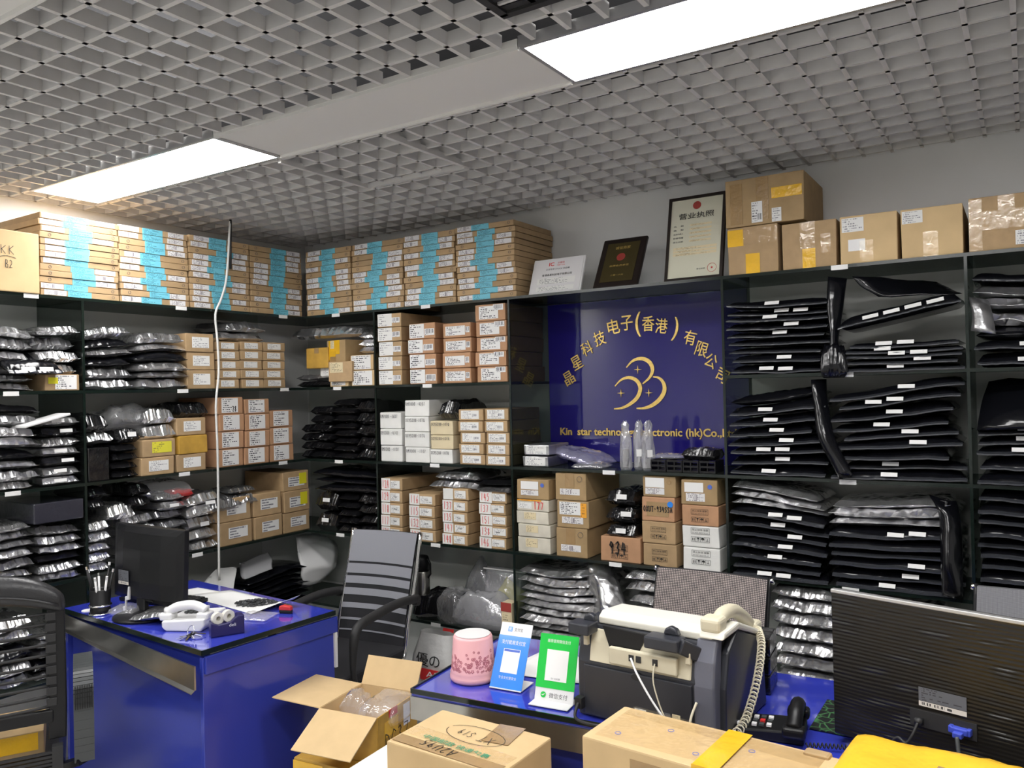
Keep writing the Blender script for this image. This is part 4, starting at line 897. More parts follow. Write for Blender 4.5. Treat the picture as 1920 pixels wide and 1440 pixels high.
# ---------------------------------------------------------------- piles of bags
KN = {'f': 'foil', 'd': 'dull', 'F': 'fpack', 'D': 'fpack', 'p': 'pack', 'e': 'esd', 'k': 'puffy'}
KD = {'f': 'silver', 'd': 'grey', 'F': 'silver', 'D': 'grey', 'p': 'black', 'e': 'black', 'k': 'black'}
for wall, z, a, w, d, h, n, kinds, desc, phrase, inset, labels, lab_u, jit, lo, hi in PILES:
    esd = 'e' in kinds; tidy = kinds[0] in 'pF' and not esd
    ceil_z = min([q - TH for q in SH if q > z + .02] or [9]) - .006
    amp = 0.0 if tidy or n == 1 else min(.055, (.19 if esd else .15) * h)
    h = min(h, ceil_z - z - amp)
    zz = z + .0008
    ws = [rnd.uniform(.7, 1.35) if not tidy else rnd.uniform(.95, 1.05) for _ in range(n)]; sw = sum(ws)
    kx, ph0 = rnd.uniform(4, 8) if esd else rnd.uniform(6, 13), rnd.uniform(0, 6.28)
    for i in range(n):
        k = kinds[i]; ti = h * ws[i] / sw
        dd = desc
        if len(set(kinds)) > 1:
            for q in ('silver ', 'grey ', 'white ', 'black '): dd = dd.replace(q, '')
            dd = KD[k] + ' ' + dd
        nl = 0
        if labels: nl = rnd.choice((0, 1, 1, 1, 2)) if esd else (1 if rnd.random() < .75 else 0)
        if k in 'fdk': nl = 0
        wj = w * (rnd.uniform(.86, 1.08) if not tidy else rnd.uniform(.95, 1.0)); aj = a + rnd.uniform(-1, 1) * (.02 if not tidy else .003) * jit
        wj = min(wj, hi - lo); aj = min(max(aj, lo + wj / 2), hi - wj / 2)
        bag(KN[k], join(dd, order(i, n), phrase), (desc + ' pile, ' + phrase) if n > 1 else None, wall, aj, zz, wj, min(d * rnd.uniform(.9, 1.05), .295), ti * .985, inset + (0 if tidy else rnd.uniform(-.014, .02)), rnd.uniform(-1, 1) * (.04 if esd else .085) * (0 if tidy else jit), labels=nl, lab_u=rnd.uniform(-.12, .2) + lab_u,
            bend=(amp * i / n, amp * (i + 1) / n, kx, ph0, aj - a))
        zz += ti

M['dark_box'] = mat('dark_film_box', (.03, .03, .042), .25, coat=.5, bump=.2, bump_scale=40)
# ---------------------------------------------------------------- things on top of the shelving
c = thing('certificate', 'white framed certificate leaning on the shelf beside the flat cartons', 'certificate', (1.52, .05, 2.001))
c.rotation_euler = (R(-21), 0, 0)
MB().box((0, 0, .0875), (.262, .012, .175)).build('frame', M['white_pl'], c, bev=.003)
MB().box((0, -.0068, .0875), (.246, .0015, .160)).build('sheet', M['cert_paper'], c)
text('IC', M['ink_red'], c, (-.035, -.0082, .145), fit=(.026, .018), depth=.0003, bold=.02)
text('交易网', M['red'], c, (.012, -.0082, .150), fit=(.034, .010), depth=.0003); text('.NET.CN', M['ink_red'], c, (.012, -.0082, .138), fit=(.040, .006), depth=.0003)
text('认证现货 STOCK 供应商', M['ink_soft'], c, (0, -.0082, .120), fit=(.12, .009), depth=.0003)
text('香港晶星科技电子有限公司', M['ink'], c, (.0, -.0082, .092), fit=(.15, .011), depth=.0003, bold=.02)
sticker(.19, .03, 'p_thin', c, 0, -.0079, .062, 'label', t=.0002); sticker(.19, .022, 'p_thin', c, 0, -.0079, .024, 'label', t=.0002)
c = thing('plaque', 'dark wooden plaque with a dull brass plate leaning atop the shelving', 'plaque', (1.812, .05, 2.001))
c.rotation_euler = (R(-30), 0, 0)
MB().box((0, 0, .13), (.206, .018, .26)).build('wooden_board', M['dark_frame'], c, bev=.006, seg=3)
MB().box((0, -.0098, .13), (.150, .0016, .205)).build('plate', M['brass'], c)
text('诚信商家', M['gold'], c, (0, -.0112, .205), fit=(.07, .016), depth=.0003); MB().lathe([(0, 0), (.02, 0), (.02, .001), (0, .001)], n=12).build('seal', M['red_dark'], c).matrix_local = Tm((0, -.0108, .155), rx=R(90))
text('金牌会员单位', M['gold'], c, (0, -.0112, .11), fit=(.09, .010), depth=.0003); text('二零一六年', M['gold'], c, (0, -.0112, .06), fit=(.06, .008), depth=.0003)
c = thing('framed_licence', 'tall framed cream business licence standing beside the stacked cartons', 'certificate', (2.155, .045, 2.001))
c.rotation_euler = (R(-13), 0, 0)
b = MB(); W2, H2 = .238, .36
for sx in (-1, 1): b.box((sx * (W2 / 2 - .006), 0, H2 / 2), (.012, .018, H2))
for zq in (.006, H2 - .006): b.box((0, 0, zq), (W2 - .024, .018, .012))
b.build('frame', M['dark_frame'], c)
MB().box((0, .001, H2 / 2), (W2 - .024, .01, H2 - .024)).build('sheet', M['licence_paper'], c)
text('营业执照', M['ink'], c, (0, -.006, .275), fit=(.145, .026), depth=.0003, bold=.02)
MB().lathe([(0, 0), (.017, 0), (.017, .001), (0, .001)], n=20).build('emblem', M['red_dark'], c).matrix_local = Tm((0, -.0045, .318), rx=R(90))
for i, s in enumerate(('名    称', '类    型', '法定代表人', '经营范围', '成立日期')):
    text(s, M['ink_soft'], c, (-.072, -.0055, .235 - i * .017), fit=(.042, .007), depth=.0003); sticker(.09, .008, 'p_cream', c, .02, -.0045, .235 - i * .017, 'label', t=.0003)
for i in range(3): sticker(.18, .010, 'p_cream', c, .0, -.0045, .138 - i * .013, 'label', t=.0003)
text('登记机关', M['ink_soft'], c, (.03, -.0055, .045), fit=(.035, .006), depth=.0003)
b = MB(); b.tube([(.018 * math.cos(k * math.pi / 10), 0, .018 * math.sin(k * math.pi / 10)) for k in range(20)], .0008, 4, closed=True); b.prism([((.006 if i % 2 == 0 else .0025) * math.sin(math.pi * i / 5), (.006 if i % 2 == 0 else .0025) * math.cos(math.pi * i / 5)) for i in range(10)], -.0003, .0003)
o = b.build('stamp', M['red'], c); o.location = (.075, -.0055, .045)
# open-topped carton marked by hand
o = carton('carton', 'yellowish carton hand-marked with letters, at the outer end atop side shelving', 'box', None, 'L', -1.50, 2.0005, .255, .30, .235, 'kraft_pale', [('tape_b', -.0, .55, .10, .72)], inset=-.012)
handwriting('KK', M['ink'], o, (.01, -.1535, .158), .055, .03, .002); handwriting('B2', M['ink'], o, (.015, -.1535, .105), .03, .03, .002)
ln = [[(-.03 + .06 * t / 8 + .01, .128 + .006 * math.sin(math.pi * t / 8)) for t in range(9)]]
q = strokes(ln, .002, None).build('handwriting', M['ink'], o); q.location = (0, -.1535, 0)

# ---------------------------------------------------------------- odd boxes in the corner bay
def tilted(o, loc, rx=0, ry=0, rz=0): o.location = loc; o.rotation_euler = (rx, ry, rz); return o
o = carton('carton', 'mustard carton at the inner end of the corner bay, upper shelf', 'box', None, 'B', .105, 1.72, .15, .14, .108, 'kraft_yellow', [('tape_b', .38, .72, .58, .98)], inset=-.01, rot=R(4))
o = carton('carton', 'carton patched with orange tape in the corner bay, upper shelf', 'box', None, 'B', .245, 1.748, .15, .14, .115, 'kraft_dull', [('tape_y', .12, .35, .72, .98), ('p_cream', .22, .62, .42, .97), ('tape_y', .05, .1, .5, .5), ('tape_b', .2, .0, .5, .25)], inset=.0, rot=R(-7))
o = carton('carton', 'white box with a green printed strip, corner bay upper shelf', 'box', None, 'B', .155, 1.672, .108, .16, .074, 'white_board', [('p_green', .82, .02, 1.0, .98), ('p_thin', .2, .2, .7, .7)], inset=.02)
o = carton('carton', 'brown carton with cream label set askew in the corner bay', 'box', None, 'B', .27, 1.645, .15, .17, .104, 'kraft', [('p_cream', .08, .45, .62, .95)], inset=-.018, rot=R(8))

# ---------------------------------------------------------------- clear bags and trays in the sign bay
bag('lilac', 'crumpled clear bag lying below the gold lettering on the sign shelf', None, 'B', 1.57, 1.262, .27, .18, .055, inset=.08, rot=R(-14), tilt=R(9))
bag('film', 'small flat clear bag at the front of the sign shelf', None, 'B', 1.68, 1.2405, .15, .10, .03, inset=.01)
for i in range(2):
    o = carton('grey_pack', '%s grey wrapped pack beside the divider on the sign shelf' % ('lower', 'upper')[i], 'pack', 'grey packs on the sign shelf', 'B', 1.415, 1.2405 + i * .05, .13, .18, .046, 'kraft_dull', [('p_thin', .1, .1, .9, .9)], inset=.03 + .01 * i)
    o.data.materials[0] = M['film_grey'] if False else M['foil_dull']
for i, (x, y) in enumerate(((1.845, .05), (1.895, .075), (1.945, .05))):
    t = thing('clear_bottle_bag', ('tall clear bag of dark pieces, %s of three before the sign lettering' % ('first', 'middle', 'last')[i]), 'bag', (x, y, 1.2405), R(20 * i), 'tall clear bags before the sign')
    prof = [(.02, 0), (.025, .01), (.026, .05), (.025, .09), (.026, .12), (.021, .15), (.015, .165), (.017, .185), (.008, .20)]
    b = MB(); b.lathe(prof, n=14); rr = random.Random(i)
    b.v = [(vx * (1 + rr.uniform(-.18, .18)) + .03 * max(0, vz - .13) * (i - 1), vy * .7 * (1 + rr.uniform(-.18, .18)), vz + (rr.uniform(-.008, .008) if vz > .1 else 0)) for vx, vy, vz in b.v]
    b.build('plastic_bag', M['film_grey'], t)
    MB().box((0, 0, .045), (.022, .02, .08)).build('contents', M['rubber'], t, bev=.004)
    if i: sticker(.022, .03, 'paper', t, .0, -.022, .07, 'label', t=.001)
for i in range(4):
    x = 2.0 + i * .068
    t = thing('black_tray', '%s slotted black tray in the row at the sign shelf front' % ('first', 'second', 'third', 'fourth')[i], 'tray', (x, .07, 1.2405), 0, 'black trays on the sign shelf')
    b = MB()
    for zq in (.004, .024, .044): b.box((0, -.05, zq), (.064, .004, .008)); b.box((0, .05, zq), (.064, .004, .008))
    for sx in (-1, 0, 1): b.box((sx * .03, -.05, .024), (.004, .005, .046)); b.box((sx * .03, .05, .024), (.004, .005, .046))
    b.box((-.031, 0, .024), (.003, .1, .046)); b.box((.031, 0, .024), (.003, .1, .046)); b.box((0, 0, .002), (.064, .1, .004))
    b.build('lattice', M['plastic_k'], t)
bag('film', 'shiny clear wrap hanging over the black trays', None, 'B', 2.03, 1.292, .13, .09, .02, inset=.02, rot=R(8))
bag('pack', 'black wrapped bundle lying on the black trays', None, 'B', 2.17, 1.292, .14, .10, .05, inset=.02, rot=R(-6))

# ---------------------------------------------------------------- big bags stuffed between the piles beyond the sign
def sheet(name, label, cat, pts_a, pts_b, m, t=.004, wav=.006, seed=1, n=14, w=6, group=None, y=None):
    """a hanging bag: cross-sections swept from edge a to edge b (lists of 3-D points), with real thickness and crumple"""
    rr = random.Random(seed); o1 = Vector((seed * 3.1, 0, 0)); A = smooth_pts(pts_a, 4); Bp = smooth_pts(pts_b, 4); N = min(len(A), len(Bp))
    b = MB(); rows = []
    for s in (0, 1):
        for i in range(N):
            for j in range(w + 1):
                k = j / w; p = Vector(A[i]).lerp(Vector(Bp[i]), k)
                q = noise.noise(o1 + p * 14) * wav * 2
                bul = math.sin(math.pi * k) * math.sin(math.pi * (i + .5) / N) ** .5
                p = p + Vector((0, (-1 if s == 0 else 1) * (t + bul * t * 3) + q, q * .5)); b.v.append(tuple(p))
    W1 = w + 1; off = N * W1
    for i in range(N - 1):
        for j in range(w):
            a, c, e, g = i * W1 + j, i * W1 + j + 1, (i + 1) * W1 + j + 1, (i + 1) * W1 + j
            b.f.append((a, c, e, g)); b.f.append((off + g, off + e, off + c, off + a))
    for i in range(N - 1):
        b.f.append((i * W1, (i + 1) * W1, off + (i + 1) * W1, off + i * W1)); b.f.append((off + i * W1 + w, off + (i + 1) * W1 + w, (i + 1) * W1 + w, i * W1 + w))
    for j in range(w):
        b.f.append((j + 1, j, off + j, off + j + 1)); k = (N - 1) * W1; b.f.append((k + j, k + j + 1, off + k + j + 1, off + k + j))
    o = b.build(name, m, None, smooth=True); return tag(o, label, cat, group)
sheet('black_bag', 'upright black bag wedged between the two piles of the upper shelf', 'bag', [(2.668, .02, 1.965), (2.665, .0, 1.85), (2.675, -.015, 1.72), (2.64, -.03, 1.66)], [(2.725, .05, 1.955), (2.715, .02, 1.85), (2.70, .0, 1.72), (2.725, -.02, 1.66)], M['esd'], .005, .006, 3)
o = bag('puffy', 'shiny bulging black bag drooping over the front of the upper shelf', None, 'B', 2.685, 1.60, .09, .07, .13, inset=-.05, rot=R(12))
sheet('black_bag', 'long folded black bag drooping between the two middle shelf piles', 'bag', [(2.60, .02, 1.595), (2.612, .0, 1.50), (2.63, -.02, 1.38), (2.70, -.03, 1.245)], [(2.645, .05, 1.595), (2.655, .02, 1.50), (2.685, -.01, 1.38), (2.745, -.03, 1.262)], M['esd'], .006, .005, 5)
sheet('black_bag', 'crumpled shiny black bag hanging by the divider of the lower shelf', 'bag', [(2.97, .06, 1.20), (3.0, -.0, 1.15), (3.008, -.03, 1.0), (3.01, -.04, .88)], [(3.05, .06, 1.18), (3.065, .01, 1.12), (3.07, -.02, 1.0), (3.07, -.04, .87)], M['esd'], .009, .014, 8)
o = bag('esd', 'tilted black bag with four labels on the upper shelf pile', None, 'B', 2.895, 1.80, .39, .26, .05, inset=-.005, tilt=R(-11), labels=4, lab_u=.05)
sheet('black_bag', 'loose black bag leaning over the tilted labelled bag', 'bag', [(2.745, .05, 1.965), (2.78, .04, 1.915), (2.83, .03, 1.88)], [(3.0, .18, 1.93), (3.04, .12, 1.90), (3.085, .04, 1.87)], M['esd'], .006, .008, 9)
sheet('foil_bag', 'dull foil bag end poking out beside the divider of the end bay', 'bag', [(3.105, .02, 1.86), (3.115, .0, 1.80), (3.11, -.01, 1.74)], [(3.16, .03, 1.84), (3.17, .0, 1.80), (3.18, -.01, 1.73)], M['foil_dull'], .006, .01, 12)
sheet('black_bag', 'large black bag with a foil edge above the end bay pile, middle shelf', 'bag', [(3.15, .2, 1.58), (3.13, .08, 1.50), (3.12, -.0, 1.42)], [(3.5, .2, 1.58), (3.5, .08, 1.50), (3.5, .0, 1.42)], M['esd'], .02, .012, 14)
sheet('foil_bag', 'upright crumpled silver bag leaning on the pile under the worn cartons', 'bag', [(1.66, .06, .845), (1.665, .03, .78), (1.70, .0, .66), (1.72, -.01, .50)], [(1.75, .08, .83), (1.80, .03, .76), (1.85, .0, .66), (1.88, -.01, .50)], M['foil'], .012, .02, 16)

# ---------------------------------------------------------------- bottom shelf behind the chair
t = thing('vacuum_flask', 'steel vacuum flask standing on the bottom shelf behind the striped chair', 'flask', (.70, .10, .4805))
MB().lathe([(.036, 0), (.038, .004), (.038, .195), (.034, .205), (.034, .212)], n=24).build('body', M['steel'], t, smooth=True)
MB().lathe([(.036, .212), (.036, .27), (.03, .285), (.012, .29)], n=24).build('lid', M['plastic_k'], t, smooth=True)
b = MB(); b.tube([(.036, 0, .18), (.052, 0, .2), (.052, 0, .25), (.036, 0, .275)], .005, 8); b.build('handle', M['plastic_k'], t, smooth=True)
bag('pack', 'black plastic bag slumped beside the flask on the bottom shelf', None, 'B', .83, .4805, .24, .22, .13, inset=.0, rot=R(10))
bag('film', 'crumpled clear bag beside the black plastic bag, bottom shelf', None, 'B', .93, .4805, .15, .16, .16, inset=-.01, rot=R(-15))
t = thing('clear_bag', 'hazy clear bag with a zip top standing on the bottom shelf', 'bag', (1.10, .06, .4805))
b, fr = bag_mb(.30, .10, .17, 77, .8, 18, 10); b.build('plastic_bag', M['film_grey'], t, smooth=True)
t = thing('zip_bag', 'upright clear zip bag holding a yellow cloth on the bottom shelf', 'bag', (1.17, .13, .4805))
b, fr = bag_mb(.235, .26, .05, 78, .5, 16, 12); o = b.build('plastic_bag', M['film_grey'], t, smooth=True); o.rotation_euler = (R(82), 0, 0); o.location = (0, .02, .13)
o = MB().box((0, 0, .255), (.235, .004, .006)).build('zip_seal', M['white_pl'], t)
b, fr = bag_mb(.15, .12, .03, 79, 1, 14, 10); o = b.build('yellow_cloth', mat('pale_yellow_cloth', (.62, .58, .10), .8), t, smooth=True); o.rotation_euler = (R(80), R(30), 0); o.location = (.03, .022, .13)
o = carton('carton', 'small red and cream box with a window by the divider, bottom shelf', 'box', None, 'B', 1.262, .4805, .055, .06, .145, 'cream_board', [('red_dark', .0, .72, 1.0, 1.0), ('p_cream', .12, .05, .9, .66)], inset=.0)
sheet('clear_bag', 'pointed hazy plastic bag leaning on the back panel of bottom shelf', 'bag', [(.95, .25, .76), (.90, .22, .66), (.86, .18, .50)], [(.965, .26, .755), (1.03, .22, .66), (1.06, .18, .50)], M['film_grey'], .006, .006, 21)
t = thing('shopping_bag', 'white and red shopping bag with black characters standing on the floor', 'bag', (1.00, -.17, .001))
b = MB(); rr = random.Random(4); prof = [(.12, 0, .07), (.14, .10, .08), (.13, .26, .075), (.115, .40, .065), (.09, .50, .03)]
for hx, hz, hy in prof:
    for k in range(20):
        a = 2 * math.pi * k / 20; b.v.append((hx * math.copysign(abs(math.cos(a)) ** .6, math.cos(a)) + rr.uniform(-.004, .004), hy * math.copysign(abs(math.sin(a)) ** .6, math.sin(a)) + rr.uniform(-.005, .005), hz))
for i in range(len(prof) - 1):
    for k in range(20): b.f.append((i * 20 + k, i * 20 + (k + 1) % 20, (i + 1) * 20 + (k + 1) % 20, (i + 1) * 20 + k))
b.f.append(tuple(range(19, -1, -1))); b.build('bag_body', mat('white_sack', (.55, .55, .54), .5, bump=.4, bump_scale=30), t, smooth=True)
text('優の', M['ink'], t, (.01, -.084, .40), fit=(.13, .06), depth=.001, bold=.02)
o = MB().box((.03, -.082, .335), (.13, .003, .05)).build('red_band', M['red'], t); text('AJI', M['white_pl'], t, (.035, -.086, .335), fit=(.07, .032), depth=.001)
o = MB().box((.0, -.072, .475), (.06, .003, .04)).build('red_band', M['red'], t); o.rotation_euler = (R(-18), 0, 0)
o = MB().box((-.02, -.085, .235), (.20, .004, .09)).build('red_band', M['red'], t)
# behind the desk, bottom side shelf
sheet('white_sack', 'crumpled white plastic sack on the bottom side shelf in the corner', 'sack', [(-.12, .02, .80), (-.06, .01, .74), (-.03, .0, .64), (-.05, .0, .56)], [(-.14, .20, .78), (-.03, .22, .73), (.02, .17, .64), (-.02, .10, .56)], M['white_pl'], .02, .02, 31)
sheet('paper_sheet', 'curled white paper lying behind the desk on bottom side shelf', 'paper', [(-.02, -.66, .62), (-.06, -.6, .70), (-.10, -.5, .74)], [(.0, -.48, .60), (-.04, -.44, .68), (-.08, -.40, .73)], M['paper'], .0015, .01, 33)
sheet('clear_bag', 'loose clear bag over the flat black bags behind the desk', 'bag', [(.0, -.42, .68), (-.06, -.38, .72), (-.14, -.34, .73)], [(.0, -.24, .70), (-.06, -.2, .74), (-.14, -.16, .75)], M['film_grey'], .004, .01, 35)
o = carton('carton', 'flat black plastic box resting on foil bags, lower side shelf', 'box', None, 'L', -1.306, 1.10, .195, .28, .08, 'kraft', [], inset=.0); o.data.materials[0] = M['dark_box']
b = MB(); b.box((0, 0, 0), (.10, .18, .010)); o = b.build('silver_tube', M['white_pl'], None, bev=.003); tag(o, 'slanting pale envelope edge across the middle side shelf', 'envelope'); o.location = (.005, -1.37, 1.505); o.rotation_mode = 'XYZ'; o.rotation_euler = (R(14), 0, 0); o.name = 'pale_envelope'
o = bag('esd', 'tilted black bag with two labels on the upper side shelf', None, 'L', -1.40, 1.73, .20, .2, .035, inset=-.03, tilt=R(24), labels=2)
bag('film', 'loose clear bag on the black packs, middle side shelf', None, 'L', -.97, 1.44, .24, .2, .12, inset=.02, rot=R(15), tilt=R(-10))
bag('film', 'loose clear bag over the foil piles, lower side shelf', None, 'L', -.78, 1.13, .24, .22, .08, inset=.03, rot=R(-12))
o = bag('pack', 'small red bag between the foil piles, lower side shelf', None, 'L', -.72, 1.125, .10, .1, .035, inset=.03); o.data.materials[0] = M['red']
bag('dull', 'grey foil bag draped over the wide cartons, lower side shelf', None, 'L', -.53, 1.045, .14, .2, .07, inset=-.01, tilt=R(8))
bag('dull', 'wrinkled grey foil bag behind the yellow-noted carton', None, 'L', -.40, 1.045, .15, .2, .055, inset=.0)
bag('foil', 'striped foil tube above the wide cartons, lower side shelf', None, 'L', -.40, 1.105, .16, .16, .03, inset=.02)

# ---------------------------------------------------------------- cable hanging from the ceiling
b = MB(); b.tube(smooth_pts(CORD, 4), .0055, 8); o = b.build('hanging_cable', M['cable'], None, smooth=True); tag(o, 'pale cable hanging from the ceiling down to the desk', 'cable')
b = MB(); b.tube([(.02, -.472, 2.44), (.02, -.476, 2.30), (.021, -.478, 2.2)], .0062, 8); b.build('black_sleeve', M['cord_k'], o, smooth=True)

# ---------------------------------------------------------------- monitor on the desk
mon = thing('computer_monitor', 'black monitor seen from behind on the blue desk', 'monitor', (.43, -1.21, ZD))
ML = lambda x, y, z: (x, y, z)
b = MB(); W3, H3, Z3 = .435, .285, .045
sec = [(0.0, .0), (.03, -.012), (.10, -.030), (.22, -.036), (.335, -.030), (.405, -.012), (.435, .0)]
rows = [(0, .3), (.02, .75), (.08, 1.0), (.2, 1.0), (.262, .8), (.285, .35)]
n = len(sec)
for z, s in rows:
    for x, y in sec: b.v.append((x - W3 / 2 + z * .06, y * s, Z3 + z + (x - W3 / 2) * .0))
for z, s in (rows[0], rows[-1]):
    pass
for i in range(len(rows) - 1):
    for k in range(n - 1): b.f.append((i * n + k, i * n + k + 1, (i + 1) * n + k + 1, (i + 1) * n + k))
m0 = len(b.v)
for z, s in rows: b.v += [(-W3 / 2 + z * .06, .022, Z3 + z), (W3 / 2 + z * .06, .022, Z3 + z)]
r = len(rows)
for i in range(r - 1):
    b.f.append((i * n, (i + 1) * n, m0 + 2 * (i + 1), m0 + 2 * i)); b.f.append((i * n + n - 1, m0 + 2 * i + 1, m0 + 2 * i + 3, (i + 1) * n + n - 1)); b.f.append((m0 + 2 * i, m0 + 2 * i + 2, m0 + 2 * i + 3, m0 + 2 * i + 1))
b.f.append(tuple(range(n)) + (m0 + 1, m0)); b.f.append(tuple((r - 1) * n + k for k in range(n - 1, -1, -1)) + (m0 + 2 * (r - 1), m0 + 2 * (r - 1) + 1))
b.build('housing', M['plastic_k'], mon, bev=.003)
b = MB(); b.box((0, .028, Z3 + .142), (W3 - .03, .004, H3 - .04)); b.build('screen', M['rubber'], mon)
sticker(.065, .042, 'grey_label', mon, -.092, -.0375, .14, 'label', rx=R(0))
sticker(.065, .011, 'mirror_label', mon, -.092, -.038, .113, 'label')
b = MB(); b.bar((-.02, -.005, .085), (.0, -.02, .01), .05, .022, (0, 1, 0)); b.prism([(-.13, .09), (.06, .078), (.06, .05), (-.02, .052)], -.02, .01); b.build('neck', M['plastic_k'], mon, bev=.004)
MB().lathe([(.108, 0), (.112, .004), (.110, .010), (.06, .016), (.0, .018)], c=(.03, -.03, 0), n=36).build('base', M['plastic_k'], mon, smooth=True)

# ---------------------------------------------------------------- small things on the desk
t = thing('pen_pot', 'black mesh pen pot crammed with pens on the blue desk', 'pen pot', (.272, -1.302, ZD))
MB().lathe([(.036, 0), (.036, .02), (.0345, .022), (.038, .092), (.036, .095), (.033, .09), (.031, .01), (0, .008)], n=24).build('pot', M['plastic_k'], t, smooth=True)
b = MB(); b.lathe([(.0375, .03), (.041, .032), (.041, .036), (.0375, .038)], n=24); b.lathe([(.039, 0), (.042, .003), (.039, .007)], n=24); b.build('wire_ring', M['chrome'], t, smooth=True)
for i in range(7):
    a = i * .9; dx, dy = math.cos(a), math.sin(a); L = .135 + .02 * (i % 3)
    p0, p1 = Vector((dx * .015, dy * .015, .015)), Vector((dx * .045, dy * .045, L)); b = MB(); b.tube([p0, p1], .0042, 8); o = b.build('pen', M['plastic_k'] if i % 3 else M['white_pl'], t, smooth=True)
    b = MB(); b.tube([p1, p1 + (p1 - p0).normalized() * .012], .0046, 8); b.build('pen_cap', M['chrome'] if i % 2 else M['white_pl'], o)
t = thing('bent_sticks', 'pair of bent white plastic pieces beside the pen pot', 'plastic piece', (.215, -1.29, ZD))
t.name = 'bent_strip'
b = MB(); b.bar((-.005, 0, .09), (.0, 0, .065), .008, .003); b.bar((.0, 0, .065), (.035, 0, .045), .008, .003); b.bar((.035, 0, .045), (.035, 0, .0), .004, .003); b.build('strip', M['white_pl'], t)
t = thing('white_clip', 'forked white plastic bracket between pen pot and monitor', 'bracket', (.338, -1.24, ZD))
b = MB(); b.prism([(-.018, .02), (-.002, .02), (0, .06), (.014, .062), (.02, .1), (.03, .1), (.026, .05), (.006, .045), (.0, .0), (-.012, .0)], -.004, .004); b.build('bracket', M['white_pl'], t, bev=.002)
o = MB().lathe([(0, 0), (.024, 0), (.024, .002), (0, .002)], n=24).build('white_disc', M['paper'], None); o.location = (.185, -1.30, ZD); tag(o, 'round white paper disc at the desk end beside the pen pot', 'disc')
bag('film', 'crumpled clear plastic behind the monitor foot on the desk', None, 'B', .375, ZD, .11, .09, .04, inset=-1.30, rot=R(20))
o = bag('dull', 'flat grey antistatic bag lying over the monitor foot', None, 'B', .565, ZD + .018, .17, .13, .025, inset=-1.31, rot=R(22), tilt=R(-8))
# white desk telephone
ph = thing('telephone', 'white desk telephone on the blue desk beside the tape dispenser', 'telephone', (.728, -1.225, ZD), R(25))
b = MB(); b.prism([(-.075, .012), (-.060, .0), (.07, .0), (.085, .02), (.085, .045), (-.075, .035)], -.08, .08); b.build('body', M['white_pl'], ph, bev=.006, seg=3)
b = MB(); pts = smooth_pts([(-.07, -.045, .058), (-.03, -.045, .078), (.03, -.045, .084), (.075, -.045, .066)], 4); b.tube(pts, [.02 if i in (0, len(pts) - 1) else .0165 for i in range(len(pts))], 10)
o = b.build('handset', M['white_pl'], ph, smooth=True)
for hx, hz in ((-.068, .045), (.07, .05)): MB().box((hx, -.045, hz), (.046, .05, .026)).build('handset_cup', M['white_pl'], o, bev=.008, seg=3)
for i in range(3):
    for j in range(4): MB().box((.0 + j * .018 - .03, .01 + i * .02, .0435), (.012, .013, .006)).build('key', M['grey_arm'], ph)
t = thing('tape_dispenser', 'navy tape dispenser holding rolls at the desk front edge', 'tape dispenser', (.925, -1.235, ZD), R(62))
b = MB(); b.prism([(-.055, 0), (.055, 0), (.055, .062), (.035, .064), (.01, .045), (-.03, .04), (-.055, .05)], -.024, .024); b.build('body', M['navy'], t, bev=.003)
for i in range(2):
    MB().lathe([(.008, -.009), (.02, -.009), (.02, .009), (.008, .009), (.008, -.009)], n=20).build('tape_roll', M['ivory_pale'], t, smooth=False).matrix_local = Tm((-.03 + i * .035, 0, .058 + .004 * i), rx=R(90), rz=R(15))
text('deli', M['white_pl'], t, (.015, -.0248, .035), fit=(.022, .010), depth=.0005)
t = thing('key_bunch', 'bunch of keys on a ring at the front of the desk', 'keys', (.84, -1.315, ZD))
b = MB(); b.tube([(.016 * math.cos(k * .4), .006 * math.sin(k * .4), .02 + .016 * math.sin(k * .4)) for k in range(16)], .0013, 6, closed=True); b.build('ring', M['chrome'], t, smooth=True)
for i in range(7):
    a = -2.6 + i * .55; o = MB().box((.03, 0, 0), (.038, .006, .0022)).build('key', M['chrome'] if i % 3 else M['brass'], t); o.rotation_euler = (0, R(8), a); o.location = (0, 0, .004 + .0015 * i)
    MB().lathe([(0, -.0014), (.009, -.0014), (.009, .0014), (0, .0014)], c=(.008, 0, 0), n=12).build('key_bow', M['plastic_k'], o)
def paper(name, label, cat, corners, curl, m='paper', t=.0007):
    b = MB(); n = 10; P4 = [Vector(c) for c in corners]
    for s in (0, 1):
        for j in range(n + 1):
            for i in range(n + 1):
                u, v = i / n, j / n; p = (P4[0] * (1 - u) + P4[1] * u) * (1 - v) + (P4[3] * (1 - u) + P4[2] * u) * v
                b.v.append((p.x, p.y, p.z + curl(u, v) + s * t))
    w = n + 1; k = w * w
    for j in range(n):
        for i in range(n): a = j * w + i; b.f += [(a, a + w, a + w + 1, a + 1), (k + a, k + a + 1, k + a + w + 1, k + a + w)]
    ed = [i for i in range(w)] + [w * (j + 1) + n for j in range(n)] + [w * n + i for i in range(n - 1, -1, -1)] + [w * j for j in range(n - 1, 0, -1)]
    for i in range(len(ed)): a, c = ed[i], ed[(i + 1) % len(ed)]; b.f.append((a, c, k + c, k + a))
    o = b.build(name, M[m], None, smooth=True); return tag(o, label, cat)
paper('paper_sheet', 'big white sheet with a heap of dark components on the desk', 'paper', [(.33, -.975, ZD + .001), (.80, -1.03, ZD + .001), (.89, -.87, ZD + .001), (.42, -.825, ZD + .001)], lambda u, v: .045 * max(0, u - .7) ** 2 / .09 * v)
paper('paper_sheet', 'smaller white sheet half under the first near the monitor', 'paper', [(.22, -.98, ZD + .0002), (.40, -.98, ZD + .0002), (.44, -.86, ZD + .0002), (.25, -.86, ZD + .0002)], lambda u, v: 0)
